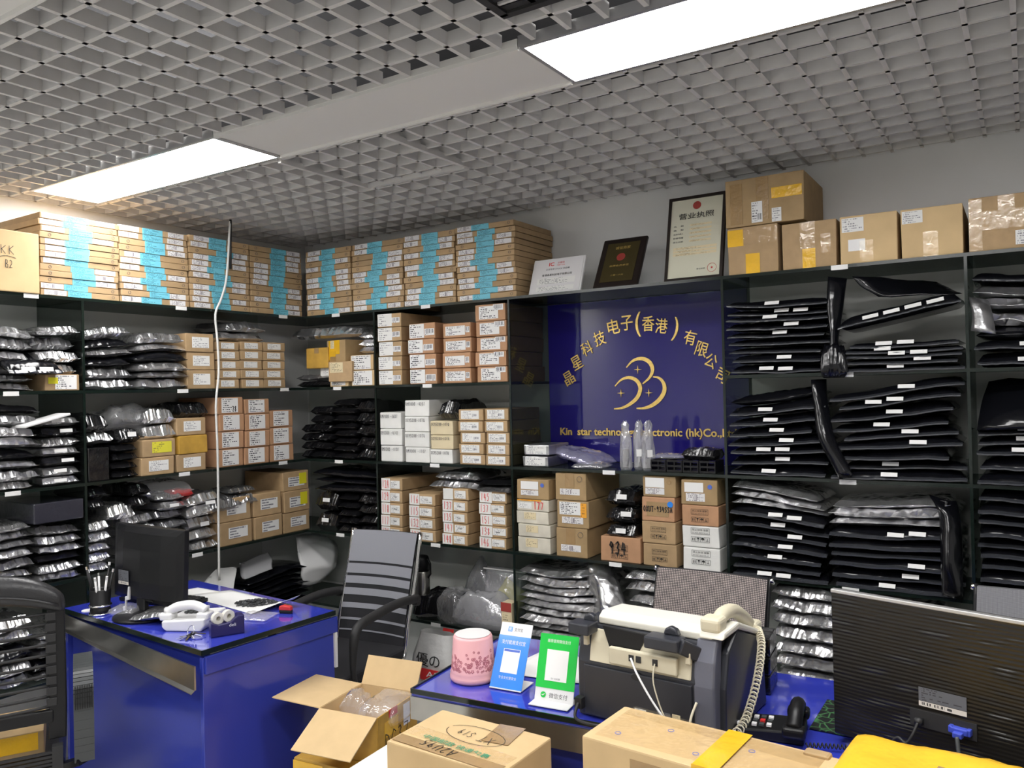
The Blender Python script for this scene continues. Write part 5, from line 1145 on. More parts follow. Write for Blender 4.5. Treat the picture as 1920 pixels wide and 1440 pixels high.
bag('film', 'flat clear bag lying by the desk edge beside the stapler', None, 'B', .85, ZD, .13, .11, .012, inset=-1.10, rot=R(20))
rr = random.Random(5); b = MB()
for i in range(330):
    a = rr.uniform(0, 6.28); q = rr.random() ** .6; x, y = math.cos(a) * q * .085, math.sin(a) * q * .05
    b.box((0, 0, 0), (.011, .007, .004), Tm((x, y, .003 + rr.random() * .016 * (1 - q)), rr.uniform(-.5, .5), rr.uniform(-.5, .5), rr.uniform(0, 3)))
o = b.build('loose_components', M['chip'], None); o.location = (.70, -.925, ZD + .002); o.rotation_euler = (0, 0, R(28)); tag(o, 'heap of small dark electronic components on the white sheet', 'components', kind='stuff')
t = thing('stapler', 'small red and black stapler near the desk corner', 'stapler', (.905, -.955, ZD), R(20))
MB().box((0, 0, .006), (.05, .018, .012)).build('base', M['plastic_k'], t, bev=.003)
b = MB(); b.prism([(-.026, .012), (.026, .012), (.022, .026), (-.01, .03), (-.024, .026)], -.010, .010); b.build('top', M['red'], t, bev=.003)
t = thing('keyboard', 'black keyboard lying on the desk behind the monitor', 'keyboard', (.20, -.93, ZD), R(8))
t.location = (.32, -1.07, ZD)
MB().box((0, 0, .008), (.36, .12, .014)).build('case', M['plastic_k'], t, bev=.003)
b = MB()
for j in range(5):
    for i in range(15): b.box((-.165 + i * .0235, -.045 + j * .0215, .0175), (.018, .017, .006))
b.build('keys', M['rubber'], t)

# ---------------------------------------------------------------- things on the counter
t = thing('waste_bin', 'upturned pink waste bin printed with flowers on the counter', 'waste bin', (1.915, -1.165, ZD))
prof = [(.0, .002), (.064, .0), (.067, .006), (.067, .014), (.064, .018), (.0655, .024), (.0625, .03), (.056, .118), (.053, .124), (.0, .125)]
MB().lathe(prof, n=40).build('body', M['pink'], t, smooth=True)
MB().lathe([(0, .1255), (.050, .1255), (.050, .1262), (0, .1262)], n=32).build('white_disc', M['white_pl'], t)
b = MB(); rr = random.Random(2)
for i in range(260):
    a = rr.uniform(-3.1, 3.1); z = .034 + abs(rr.gauss(0, .022)); s = rr.uniform(.0032, .0058)
    if z > .098: continue
    for k in range(5):
        q = 2 * math.pi * k / 5 + i; cx, cz = s * math.cos(q) * .62, s * math.sin(q) * .62; vs = []
        for m_ in range(6):
            ux, uz = cx + s * .38 * math.cos(m_ * 1.047), cz + s * .38 * math.sin(m_ * 1.047)
            zz2 = z + uz; rad = .0625 - (zz2 - .03) / .088 * .0065 + .0004; aa = a + ux / rad; vs.append((rad * math.cos(aa), rad * math.sin(aa), zz2))
        b.add(vs, [tuple(range(6))])
b.build('flower_print', M['pink_dark'], t)
def pay_sign(name, label, loc, rz, w, L, lean, kind):
    t = thing(name, label, 'sign', loc, rz); ca = R(-lean)
    pv = thing('x', None, None); bpy.data.objects.remove(pv)
    p = MB().box((0, 0, L / 2), (w, .003, L)).build('sign_plate', M['white_pl'], t, bev=.0015); p.rotation_euler = (ca, 0, 0)
    f = MB().box((0, .035 if kind == 'blue' else .0, .0015), (w, .08 if kind == 'blue' else .075, .003)).build('foot', M['white_pl'], t, bev=.001)
    y = -.0018
    if kind == 'blue':
        MB().box((0, y, L * .40), (w, .0012, L * .80)).build('blue_field', M['sky_blue'], p)
        MB().box((-.018, y, L * .90), (.013, .0012, .013)).build('emblem', M['sky_blue'], p); text('支', M['white_pl'], p, (-.018, y - .0008, L * .90), fit=(.010, .010), depth=.0002)
        text('支付宝', M['ink_soft'], p, (.008, y, L * .90), fit=(.026, .010), depth=.0003)
        text('支付就用支付宝', M['white_pl'], p, (0, y - .0008, L * .70), fit=(.074, .012), depth=.0003, bold=.015)
        MB().box((0, y - .0008, L * .42), (.052, .0012, L * .36)).build('white_card', M['paper'], p); MB().box((0, y - .0015, L * .575), (.048, .0006, .006)).build('card_header', M['ink_blue'], p)
        text('专业支付更安全', M['cert_paper'], p, (0, y - .0008, L * .17), fit=(.055, .008), depth=.0003)
    else:
        MB().box((0, y, L * .60), (w, .0012, L * .80)).build('green_field', M['green'], p)
        text('推荐使用微信支付', M['cert_paper'], p, (0, y - .0008, L * .90), fit=(.066, .009), depth=.0003, bold=.01)
        MB().box((0, y - .0008, L * .54), (.062, .0012, L * .46)).build('white_card', M['paper'], p)
        text('扫一扫付款', M['ink_soft'], p, (0, y - .0016, L * .345), fit=(.026, .005), depth=.0002)
        MB().lathe([(0, 0), (.0075, 0), (.0075, .001), (0, .001)], n=20).build('emblem', M['green'], p).matrix_local = Tm((-.030, y - .0005, L * .10), rx=R(90))
        ribbon([(-.034, L * .10), (-.031, L * .09), (-.026, L * .115)], [.002] * 3, y - .0022, M['white_pl'], 'tick', p, .0004)
        text('微信支付', M['ink_soft'], p, (.012, y, L * .10), fit=(.052, .013), depth=.0003)
    return t
pay_sign('payment_sign', 'blue and white payment sign leaning on the counter beside the pink bin', (2.045, -1.198, ZD), R(5), .098, .178, 27, 'blue')
pay_sign('payment_sign', 'green and white payment sign on the counter beside the fax', (2.205, -1.215, ZD), R(6), .110, .170, 19, 'green')
paper('paper_sheet', 'white printed sheet lying on the counter behind the payment signs', 'paper', [(1.95, -1.10, ZD + .0006), (2.2, -1.06, ZD + .0006), (2.2, -.86, ZD + .0006), (1.97, -.88, ZD + .0006)], lambda u, v: .004 * math.sin(5 * u) ** 2 * v)

fx = thing('fax_machine', 'dark slate and ivory fax machine with handset on the counter', 'fax machine', (2.294, -1.242, ZD), R(-3))
FW = .352
b = MB(); b.prism([(0, 0), (0, .135), (.010, .178), (.028, .225), (.10, .232), (.26, .20), (.315, .13), (.325, 0)], 0, FW)
b.v = [(y, x, z) for x, y, z in b.v]       # profile runs along the depth, extruded along the width
b.build('body', M['fax_dark'], fx, bev=.006, seg=3)
b = MB(); b.prism([(-.003, .140), (.006, .186), (.016, .216), (.022, .216), (.014, .140)], .036, .303); b.v = [(y, x, z) for x, y, z in b.v]; pnl = b.build('connector_panel', M['ivory'], fx, bev=.002)
b = MB(); b.box((.185, -.006, .167), (.178, .014, .040)); jb = b.build('connector_block', M['ivory'], fx, bev=.003)
for i, x in enumerate((.158, .177, .220)): MB().box((x, -.0135, .170), (.013, .003, .015)).build('socket', M['rubber'], fx)
b = MB(); b.box((.163, -.003, .068), (.286, .005, .124)); b.build('rear_door', M['fax_dark'], fx, bev=.004)
MB().lathe([(0, 0), (.016, 0), (.012, .003), (0, .003)], n=20).build('door_catch', M['rubber'], fx).matrix_local = Tm((.165, -.004, .124), rx=R(90), s=(1, .6, 1))
b = MB(); b.prism([(.03, .226), (.03, .244), (.05, .256), (.15, .248), (.20, .222)], .045, .345); b.v = [(y, x, z) for x, y, z in b.v]; b.build('top_cover', M['ivory_pale'], fx, bev=.005, seg=3)
b = MB(); b.box((.025, -.012, .224), (.058, .05, .028)); b.prism([(.018, .236), (.052, .236), (.05, .25), (.035, .256), (.022, .25)], .0, .02); b.build('paper_guide', M['fax_dark'], fx, bev=.004)
b = MB(); b.box((.245, -.012, .222), (.085, .05, .028)); b.prism([(.235, .236), (.275, .236), (.268, .25), (.252, .256), (.24, .25)], .0, .02); b.bar((.285, -.02, .222), (.318, .03, .19), .02, .034); b.build('paper_guide', M['fax_dark'], fx, bev=.004)
b = MB(); b.prism([(.07, .232), (.19, .226), (.165, .170), (.09, .176)], .004, .012); b.build('paper_tray', M['plastic_k'], fx, bev=.002)
for x in (.030, .300): MB().box((x, -.004, .192), (.012, .012, .026)).build('latch', M['ivory'], fx, bev=.002)
b = MB(); b.prism([(-.001, 0), (-.001, .13), (.008, .185), (.03, .235), (.06, .236), (.05, .16), (.045, 0)], .306, .358); b.v = [(y, x, z) for x, y, z in b.v]; b.build('side_column', M['fax_slate'], fx, bev=.008, seg=3)
b = MB(); b.prism([(.02, .236), (.03, .252), (.12, .256), (.27, .20), (.31, .15), (.30, .14), (.26, .19), (.12, .238)], .315, .375); b.v = [(y, x, z) for x, y, z in b.v]; b.build('cradle', M['ivory_pale'], fx, bev=.005, seg=2)
b = MB(); b.prism([(.03, .0), (.035, .12), (.06, .2), (.12, .238), (.25, .19), (.30, .13), (.315, 0)], .350, .372); b.v = [(y, x, z) for x, y, z in b.v]; b.build('side_panel', M['fax_dark'], fx, bev=.006, seg=2)
b = MB(); pts = smooth_pts([(.345, .055, .262), (.345, .10, .276), (.345, .17, .266), (.345, .24, .230), (.345, .285, .195)], 5); b.tube(pts, [.017 + .0 * i for i in range(len(pts))], 12)
hs = b.build('handset', M['ivory'], fx, smooth=True)
MB().box((.340, .05, .264), (.05, .05, .036)).build('handset_end', M['ivory'], hs, bev=.010, seg=3); MB().box((.345, .28, .200), (.05, .045, .035)).build('handset_end', M['ivory'], hs, bev=.010, seg=3)
# coiled handset lead
path = smooth_pts([(.372, .26, .20), (.388, .235, .175), (.392, .20, .12), (.390, .15, .06), (.385, .08, .018), (.36, -.02, .012)], 14)
b = MB(); hel = []
for i, p in enumerate(path):
    for k in range(4):
        tt = k / 4; pn = path[min(i + 1, len(path) - 1)]; q = Vector(p).lerp(Vector(pn), tt); an = (i * 4 + k) * .85
        hel.append(q + Vector((math.cos(an) * .0095, math.sin(an) * .003, math.sin(an) * .0095)))
b.tube(hel, .0020, 6); b.build('coiled_lead', M['ivory'], fx, smooth=True)
b = MB(); b.tube(smooth_pts([(.158, -.016, .170), (.19, -.045, .145), (.24, -.06, .09), (.29, -.065, .045), (.36, -.06, .012), (.42, -.05, .006)], 5), .0026, 8); b.build('phone_line', M['white_pl'], fx, smooth=True)
b = MB(); b.tube(smooth_pts([(.220, -.016, .168), (.228, -.04, .13), (.26, -.05, .06), (.30, -.045, .01)], 5), .0018, 8); b.build('phone_line', M['ivory'], fx, smooth=True)
b = MB(); b.tube(smooth_pts([(.318, -.006, .095), (.312, -.03, .06), (.314, -.04, .012)], 5), .003, 8); b.build('power_plug', M['ivory'], fx, smooth=True)
b = MB(); b.box((.012, -.012, .035), (.02, .022, .026)); b.tube(smooth_pts([(.012, -.022, .035), (.02, -.05, .012), (.06, -.055, .006), (.12, -.04, .005)], 5), .004, 8); b.build('power_lead', M['cord_k'], fx, smooth=False)
sticker(.034, .014, 'grey_label', fx, .235, -.0062, .048, 'label'); sticker(.020, .016, 'p_cream', fx, .267, -.0062, .048, 'label'); sticker(.030, .015, 'yellow', fx, .243, -.0064, .030, 'label'); sticker(.030, .010, 'p_thin', fx, .175, -.0062, .045, 'label')
sticker(.020, .018, 'p_thin', fx, .27, -.0064, .030, 'label')
# black boxes behind the fax
for i in range(3):
    carton('black_box', '%s black taped box stacked behind the fax handset' % ('lowest', 'middle', 'topmost')[i], 'box', 'black boxes behind the fax', 'B', 2.605, ZD + i * .05, .135, .10, .0495, 'black_wrap', [], inset=-.895, rot=R(4))
# telephone and mouse mat beside the monitor
t = thing('telephone', 'black desk telephone on the counter before the big monitor', 'telephone', (2.73, -1.125, ZD), R(8))
b = MB(); b.prism([(-.075, 0), (.085, 0), (.085, .030), (-.075, .018)], -.045, .055); b.build('body', M['plastic_k'], t, bev=.004)
for i in range(3):
    for j in range(5): MB().box((-.058 + j * .0165, -.025 + i * .022, .0245 + j * .0012), (.011, .013, .005)).build('key', M['red'] if (i, j) == (1, 3) else M['grey_arm'] if (i + j) % 2 else M['cert_paper'], t)
b = MB(); pts = smooth_pts([(.065, -.055, .040), (.068, -.02, .066), (.068, .03, .066), (.065, .065, .040)], 5); b.tube(pts, .017, 10); o = b.build('handset', M['plastic_k'], t, smooth=True)
for hy in (-.055, .065): MB().box((.065, hy, .034), (.05, .035, .025)).build('handset_end', M['plastic_k'], o, bev=.008, seg=3)
b = MB(); hel = []
for i in range(150):
    q = Vector((.09 + i * .0011, -.06 + .02 * math.sin(i * .02), .010)); an = i * .85; hel.append(q + Vector((0, math.cos(an) * .005, math.sin(an) * .005)))
b.tube(hel, .0016, 6); b.build('coiled_lead', M['cord_k'], t, smooth=True)
mm = mat('mat_print', (.012, .014, .013), .5); nt = mm.node_tree
v1 = nt.nodes.new('ShaderNodeTexVoronoi'); v1.inputs['Scale'].default_value = 42; v1.feature = 'DISTANCE_TO_EDGE'; tcn = nt.nodes.new('ShaderNodeTexCoord'); nt.links.new(tcn.outputs['Object'], v1.inputs['Vector'])
rp = nt.nodes.new('ShaderNodeValToRGB'); rp.color_ramp.elements[0].color = (.06, .20, .07, 1); rp.color_ramp.elements[1].color = (.01, .012, .012, 1); rp.color_ramp.elements[1].position = .09; nt.links.new(v1.outputs['Distance'], rp.inputs[0]); nt.links.new(rp.outputs[0], nt.nodes['Principled BSDF'].inputs['Base Color'])
o = MB().box((2.885, -.955, ZD + .0015), (.15, .20, .003)).build('mouse_mat', mm, None); tag(o, 'black mouse mat with green pattern beside the big monitor', 'mouse mat')

mn = thing('computer_monitor', 'large monitor with rippled black back on the counter', 'monitor', (2.877, -1.10, ZD), R(-14))
MW, Z0m, Z1m = .50, .022, .340
b = MB(); nx, nz = 60, 150
for j in range(nz + 1):
    for i in range(nx + 1):
        x = MW * i / nx; z = Z0m + (Z1m - Z0m) * j / nz
        amp = .0004 + .0040 * max(0, noise.noise(Vector((x * 16, z * 70, 2))) - .12)
        b.v.append((x, -.001 - amp * math.sin(z * 760 + 5 * noise.noise(Vector((x * 4, z * 10, 0))) + x * 8), z))
for j in range(nz):
    for i in range(nx): a = j * (nx + 1) + i; b.f.append((a, a + 1, a + nx + 2, a + nx + 1))
b.build('rippled_back', mat('monitor_back', (.010, .0095, .009), .3), mn, smooth=True)
MB().box((MW / 2, .022, (Z0m + Z1m) / 2), (MW + .006, .042, Z1m - Z0m + .004)).build('housing', M['plastic_k'], mn, bev=.003)
MB().box((MW / 2, .006, Z1m + .004), (MW + .006, .016, .009)).build('silver_edge', M['alu'], mn, bev=.002)
MB().box((MW / 2, .0445, (Z0m + Z1m) / 2), (MW - .03, .003, Z1m - Z0m - .03)).build('screen', M['rubber'], mn)
sticker(.092, .028, 'grey_label', mn, .230, -.0035, .160, 'label'); sticker(.092, .010, 'mirror_label', mn, .230, -.0035, .140, 'label')
rec = MB(); rec.box((.230, -.002, .108), (.128, .006, .034)); rec.build('socket_recess', M['rubber'], mn)
b = MB(); b.box((.265, -.012, .107), (.032, .016, .012)); b.box((.248, -.010, .107), (.008, .014, .014)); b.box((.282, -.010, .107), (.008, .014, .014)); b.box((.265, -.024, .102), (.018, .014, .011)); pg = b.build('video_plug', M['vga'], mn, bev=.002)
b = MB(); b.tube(smooth_pts([(.265, -.03, .100), (.272, -.04, .07), (.285, -.045, .03), (.29, -.03, .005)], 5), .0042, 8); b.build('video_lead', M['grey_arm'], mn, smooth=True)
b = MB(); b.box((.186, -.010, .104), (.014, .018, .012)); b.tube(smooth_pts([(.186, -.018, .102), (.180, -.03, .08), (.168, -.035, .06), (.15, -.03, .065), (.14, -.03, .05), (.16, -.03, .02), (.18, -.02, .004)], 5), .0032, 8); b.build('power_lead', M['cord_k'], mn, smooth=True)
b = MB(); b.box((.25, .05, .07), (.08, .03, .14)); b.box((.25, .06, .006), (.24, .16, .012)); b.build('stand', M['plastic_k'], mn, bev=.004)

# ---------------------------------------------------------------- chairs
def curved_panel(w, z0, z1, y0, y1, t, curve, n=12, m=8):
    b = MB()
    for s in (0, 1):
        for j in range(m + 1):
            k = j / m; z = z0 + (z1 - z0) * k
            for i in range(n + 1):
                u = -1 + 2 * i / n; b.v.append((u * w / 2, y0 + (y1 - y0) * k ** 1.3 - curve * u * u + s * t, z))
    W1 = n + 1; k = W1 * (m + 1)
    for j in range(m):
        for i in range(n): a = j * W1 + i; b.f += [(a, a + 1, a + W1 + 1, a + W1), (k + a, k + a + W1, k + a + W1 + 1, k + a + 1)]
    ed = list(range(W1)) + [W1 * (j + 1) + n for j in range(m)] + [W1 * m + i for i in range(n - 1, -1, -1)] + [W1 * j for j in range(m - 1, 0, -1)]
    for i in range(len(ed)): a, c = ed[i], ed[(i + 1) % len(ed)]; b.f.append((c, a, k + a, k + c))
    return b
def sled_chair(name, label, loc, rz, w, top, back_mat, band_mat=None, bands=(), arms=True, slim=False):
    t = thing(name, label, 'chair', loc, rz); zb = .46; yb, yt = .0, .13
    curved_panel(w, zb, top, yb, yt, .012, .02).build('backrest', back_mat, t, smooth=False)
    def yz(f):
        k = 1 - f; return yb + (yt - yb) * k ** 1.3, zb + (top - zb) * k
    for f0, f1 in bands:
        (ya, za), (yc, zc) = yz(f1), yz(f0)
        bb = MB(); n = 12; rows = 4
        for s in (0, 1):
            for j in range(rows + 1):
                yy, zz_ = yz(f1 + (f0 - f1) * j / rows)
                for i in range(n + 1): u = -1 + 2 * i / n; bb.v.append((u * (w / 2 + .0015), yy - .02 * u * u - .003 + s * .002, zz_))
        W1 = n + 1; kk = W1 * (rows + 1)
        for j in range(rows):
            for i in range(n): a = j * W1 + i; bb.f += [(a, a + 1, a + W1 + 1, a + W1), (kk + a, kk + a + W1, kk + a + W1 + 1, kk + a + 1)]
        bb.build('fabric_band', band_mat, t)
    b = MB(); b.box((0, -.235, .455), (w + .03, .46, .05)); b.build('seat', M['black_cloth'], t, bev=.018, seg=3)
    for s in (-1, 1):
        x = s * (w / 2 + (.004 if slim else .012)); b = MB()
        b.tube(smooth_pts([(x, .12, top + .005), (x, .07, top - .18), (x, .0, .56), (x, -.02, .47), (x, -.08, .425), (x, -.40, .425), (x, -.46, .40), (x, -.47, .2), (x, -.46, .02), (x, -.42, .012), (x, .0, .012), (x, .02, .012)], 4), .006 if slim else .010, 8)
        b.build('frame', M['plastic_k'] if slim else M['chrome'], t, smooth=True)
        if arms:
            xa = s * (w / 2 + .035); b = MB(); b.tube(smooth_pts([(xa, .05, .675), (xa, -.10, .690), (xa, -.28, .680), (xa, -.37, .665), (xa, -.40, .62), (xa, -.41, .52), (xa, -.40, .45)], 4), [.019] * 17 + [.017, .015, .014, .013, .012, .012, .012, .012], 10)
            b.build('armrest', M['rubber'], t, smooth=True)
            b = MB(); b.lathe([(0, -.012), (.018, -.012), (.018, .012), (0, .012)], n=16, M=Tm((xa, .04, .665), ry=R(90))); b.build('arm_joint', M['plastic_k'], t)
    b = MB(); b.bar((-w / 2, .0, .012), (w / 2, .0, .012), .014, .014); b.bar((-w / 2, -.40, .425), (w / 2, -.40, .425), .016, .016); b.build('cross_bar', M['chrome'], t)
    b = MB()
    for s in (-1, 1): b.tube([(s * (w / 2 + .004), .122, top - .006), (s * (w / 2 + .016), .122, top - .004)], .010, 10)
    b.build('frame_cap', M['chrome'], t, smooth=True)
    return t
sled_chair('office_chair', 'black chair with grey striped back beside the blue desk', (.780, -.352, 0), R(6), .348, .947, M['black_cloth'], M['grey_cloth'], ((0, .28), (.30, .385), (.41, .475), (.515, .575), (.645, .69), (.775, .795), (.875, .887)))
sled_chair('office_chair', 'chair with woven taupe back behind the fax machine', (2.365, -.56, 0), R(-2), .375, .965, M['weave'], arms=False, slim=True)
sled_chair('office_chair', 'chair with fine grey mesh back behind the big monitor', (3.315, -.52, 0), R(-6), .40, .995, M['weave_fine'], arms=False, slim=True)

ch = thing('slatted_chair', 'high-backed black chair with leather headrest and cord slats, before the desk', 'chair', (.505, -1.828, 0), R(-119))
for s in (-1, 1):
    b = MB(); b.prism([(.185, .50), (.235, .50), (.238, .60), (.236, .93), (.215, .97), (.19, .95), (.186, .90), (.188, .60)], -.012, .018)
    if s < 0: b.v = [(-x, y, z) for x, y, z in b.v]
    b.build('back_post', M['plastic_k'], ch, bev=.004)
    b = MB()
    for i in range(9): b.box((s * .196, .020, .62 + i * .034), (.030, .006, .026))
    b.build('cord_clip', M['rubber'], ch, bev=.002)
hb = MB(); n = 16
sec = [(0, -.02), (.030, -.005), (.034, .03), (.028, .07), (.0, .085), (-.03, .07), (-.036, .03), (-.03, -.005)]
for i in range(n + 1):
    u = -1 + 2 * i / n; sc_ = max(.15, (1 - abs(u) ** 6)) ; zoff = .905 + .055 * (1 - u * u)
    for y, z in sec: hb.v.append((u * .24, y * (.6 + .4 * sc_) + .01, zoff + z * (.55 + .45 * sc_)))
k = len(sec)
for i in range(n):
    for j in range(k): hb.f.append((i * k + j, i * k + (j + 1) % k, (i + 1) * k + (j + 1) % k, (i + 1) * k + j))
hb.f += [tuple(range(k - 1, -1, -1)), tuple(n * k + j for j in range(k))]
hb.build('headrest', M['leather'], ch, smooth=True, sub=1)
b = MB(); b.tube([(-.22 + .44 * i / 16, .043, .928 + .050 * (1 - (-1 + 2 * i / 16) ** 2)) for i in range(17)], .004, 6); b.build('piping', M['leather'], ch, smooth=True)
for i in range(10):
    z = .605 + i * .033; b = MB(); b.tube([(-.20 + .4 * q / 10, .012 + .018 * (1 - (-1 + 2 * q / 10) ** 2), z) for q in range(11)], .0048, 6); b.build('cord', M['rubber'], ch, smooth=True)
b = MB(); b.box((0, .012, .575), (.40, .02, .04)); b.build('cross_panel', M['plastic_k'], ch, bev=.004)
b = MB()
for i in range(7): b.bar((-.20, .05, .40 + i * .012), (.20, .05, .40 + i * .012), .010, .007)
b.box((-.21, .045, .44), (.03, .03, .10)); b.box((.21, .045, .44), (.03, .03, .10)); b.build('lumbar_ribs', M['rubber'], ch)
MB().box((0, -.22, .40), (.46, .42, .05)).build('seat', M['leather'], ch, bev=.02, seg=3)
for s in (-1, 1):
    x = s * .285; b = MB(); pts = smooth_pts([(x, -.30, .645), (x, -.20, .690), (x, -.08, .700), (x, .0, .690), (x, .035, .660), (x, .045, .61), (x, .045, .50), (x, .03, .42)], 4)
    for i in range(len(pts) - 1):
        b.bar(pts[i], pts[i + 1], .058, .022, (1, 0, 0) if False else (0, 0.6, 1))
    b.build('armrest', M['grey_arm'], ch)
    b = MB()
    for q in range(8): b.bar((x - .024 + q * .0068, .052, .665), (x - .024 + q * .0068, .060, .595), .0025, .012)
    b.build('arm_ribs', M['plastic_k'], ch)
    b = MB(); b.bar((x, .03, .42), (s * .15, -.10, .355), .05, .02); b.build('arm_bracket', M['plastic_k'], ch)
MB().lathe([(.025, .10), (.025, .37)], n=16).build('gas_column', M['chrome'], ch, smooth=True)
for i in range(5):
    a = i * 2 * math.pi / 5; b = MB(); b.bar((0, 0, .11), (.27 * math.cos(a), .27 * math.sin(a), .07), .045, .03); o = b.build('base_arm', M['plastic_k'], ch, bev=.004)
    MB().lathe([(0, -.012), (.026, -.012), (.026, .012), (0, .012)], n=16, M=Tm((.27 * math.cos(a), .27 * math.sin(a), .027), rx=R(90), rz=a)).build('castor', M['rubber'], o)
for o in ch.children:
    if o.name.startswith(('gas_column', 'base_arm')): o.location = (0, -.2, 0)
o = carton('carton', 'brown carton with yellow tape on the seat of the slatted chair', 'box', None, 'B', 0, .427, .34, .24, .085, 'kraft_dull', [('tape_y', .3, .3, .95, .95), ('tape_b', .0, .6, .5, .9)])
M4 = Matrix.Translation((.505, -1.828, .427)) @ Matrix.Rotation(R(-119), 4, 'Z') @ Matrix.Translation((0, -.17, 0)) @ Matrix.Rotation(R(180), 4, 'Z')
o.matrix_world = M4

# ---------------------------------------------------------------- cartons in front of the counter
o = carton('carton', 'big carton wound in yellow tape, standing on the floor under the open box', 'box', None, 'B', 1.385, .001, .36, .34, .405, 'kraft_yellow', [('tape_y', .0, .0, .34, .98), ('tape_b', .34, .3, .99, .9), ('p_cream', .55, .5, .7, .9)], inset=-1.20, rot=R(6))
ob = thing('open_carton', 'opened carton with raised flaps on the yellow-taped carton', 'box', (1.375, -1.02, .407), R(8))
bw, bd, bh, tk = .225, .235, .145, .004
MB().box((0, 0, .002), (bw, bd, .004)).build('bottom', M['kraft_pale'], ob)
for i, (x, y, sx, sy) in enumerate(((0, -bd / 2, bw, tk), (0, bd / 2, bw, tk), (-bw / 2, 0, tk, bd), (bw / 2, 0, tk, bd))):
    w_ = MB().box((x, y, bh / 2), (sx, sy, bh)).build('wall_panel', M['kraft_yellow'] if i in (0, 3) else M['kraft_pale'], ob); w_.name = 'side_panel'
def flap(w, L, loc, rx, rz, name='flap'):
    o = MB().box((0, -L / 2, 0), (w, L, .004)).build(name, M['kraft_pale'], ob, bev=.001); o.location = loc; o.rotation_euler = (rx, 0, rz); return o
flap(bw, .165, (0, -bd / 2, bh), R(28), 0)
flap(bd, .20, (-bw / 2, 0, bh), R(-2), R(-90))
flap(bw, .10, (0, bd / 2, bh), R(-62), R(180))
sticker(.04, .07, 'paper', ob, bw / 2 + .0035, .05, .10, 'label', rz=R(90)); handwriting('DC37', M['ink'], ob, (bw / 2 + .004, -.01, .052), .15, .05, .003, rz=R(90), name='handwriting')
sticker(.08, .05, 'tape_y', ob, bw / 2 + .0025, -.04, .09, 'tape', rz=R(90)); sticker(.05, .025, 'red', ob, bw / 2 + .003, -.03, .135, 'sticker', rz=R(90))
bag('film', 'shiny clear bag bulging out of the opened carton', None, 'B', 1.43, .49, .15, .17, .085, inset=-1.07, rot=R(8))
bag('film', 'small clear bag sticking up behind the flap of the opened carton', None, 'B', 1.31, .50, .09, .1, .08, inset=-1.08, rot=R(30), tilt=R(20))

fc = thing('taped_carton', 'brown carton with circled marker writing on top, in front of the counter', 'box', (2.128, -1.485, .501), R(-1))
me = carton_mesh(.328, .215, .258, seed=901); me.materials.append(M['kraft_pale']); link(bpy.data.objects.new('body', me), fc)
ft = .2585
def topst(w, d, m, x, y, rz=0, k=0): return sticker(w, d, m, fc, x, y, ft + .0004 * k, PART.get(m, 'label'), rx=R(-90), rz=rz)
topst(.07, .10, 'tape_b', .06, .06, R(8), 1); topst(.31, .05, 'tape_c', 0, -.04, R(-4), 2); topst(.31, .035, 'tape_b', 0, -.085, R(-2), 1)
el = [[(.085 * math.cos(q * .3), .042 * math.sin(q * .3)) for q in range(21)]]
q = strokes(el, .0016, None).build('handwriting', M['ink'], fc); q.location = (.005, .02, ft + .001); q.rotation_euler = (R(-90), 0, R(176))
handwriting('S19', M['ink'], fc, (-.022, .02, ft + .001), .05, .026, .0018, rx=R(-90), rz=R(172)); handwriting('XT', M['ink'], fc, (.042, .012, ft + .001), .045, .03, .0018, rx=R(-90), rz=R(172))
text('中国邮政 快递包裹', mat('tape_green', (.03, .28, .16), .4), fc, (.0, -.05, ft + .0015), fit=(.20, .020), depth=.0002, rx=R(-90), rz=R(-4), bold=.02)
handwriting('A2U95', M['ink'], fc, (-.03, -.078, ft + .0015), .11, .028, .0022, rx=R(-90), rz=R(170))
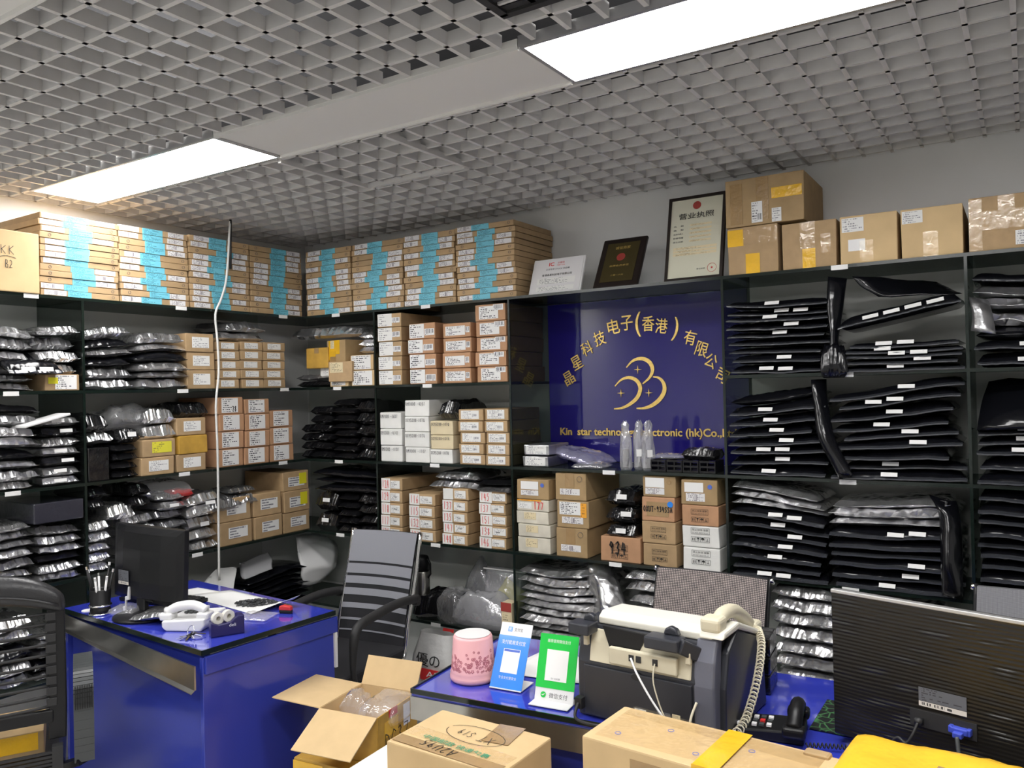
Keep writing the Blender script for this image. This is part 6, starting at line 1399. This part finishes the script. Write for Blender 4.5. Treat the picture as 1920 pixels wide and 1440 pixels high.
o = carton('foam_box', 'plain white box standing beside the carton with circled writing', 'box', None, 'B', 1.878, .501, .135, .28, .148, 'white_board', [], inset=-1.685, rot=R(3))

tc = thing('taped_carton', 'long carton sealed with shiny clear tape and one yellow strip', 'box', (2.712, -1.490, .501), R(-4))
me = carton_mesh(.465, .185, .37, seed=902); me.materials.append(M['kraft_pale']); link(bpy.data.objects.new('body', me), tc)
tp = .3715
def stk(w, d, m, x, y, k, rz=0): return sticker(w, d, m, tc, x, y, tp + .0005 * k, PART.get(m, 'label'), rx=R(-90), rz=rz)
stk(.42, .15, 'tape_c', 0, 0, 1, R(1)); stk(.05, .185, 'tape_y', .035, 0, 3); stk(.42, .05, 'tape_c', .0, .06, 2, R(-3))
sticker(.05, .25, 'tape_y', tc, .035, -.0945, .25, 'tape'); sticker(.10, .30, 'tape_b', tc, -.07, -.0933, .2, 'tape'); sticker(.06, .3, 'tape_b', tc, .16, -.0933, .2, 'tape')
for i in range(5): ring(tc, M['ink_blue'], -.17 + i * .085, -.05 + (i % 2) * .07, tp + .0025, .006, .0012).rotation_euler = (R(-90), 0, 0)
b = MB(); b.prism([(-.215, 0), (.0, 0), (.0, .012), (-.10, .02), (-.21, .006)], .092, .097); b.build('torn_flap', M['kraft_dull'], tc)
MB().box((.19, .085, .36), (.05, .03, .03)).build('torn_corner', M['kraft_dull'], tc, bev=.006)

o = carton('carton', 'plain carton under the yellow parcel in front of the counter', 'box', None, 'B', 3.115, .501, .32, .24, .345, 'kraft_pale', [], inset=-1.58, rot=R(-4))
yp = thing('yellow_parcel', 'yellow wrapped parcel with a marked brown label, before the big monitor', 'parcel', (3.12, -1.45, .8475), R(-4))
b, fr = bag_mb(.36, .27, .05, 903, .55, 24, 16, puff=.35); b.build('wrapping', M['yellow_bag'], yp, smooth=True)
sticker(.14, .05, 'tape_b', yp, .06, -.02, .053, 'label', rx=R(-84), rz=R(-8), t=.002); handwriting('S5CP', M['ink'], yp, (.05, -.02, .0555), .09, .03, .0022, rx=R(-84), rz=R(172))
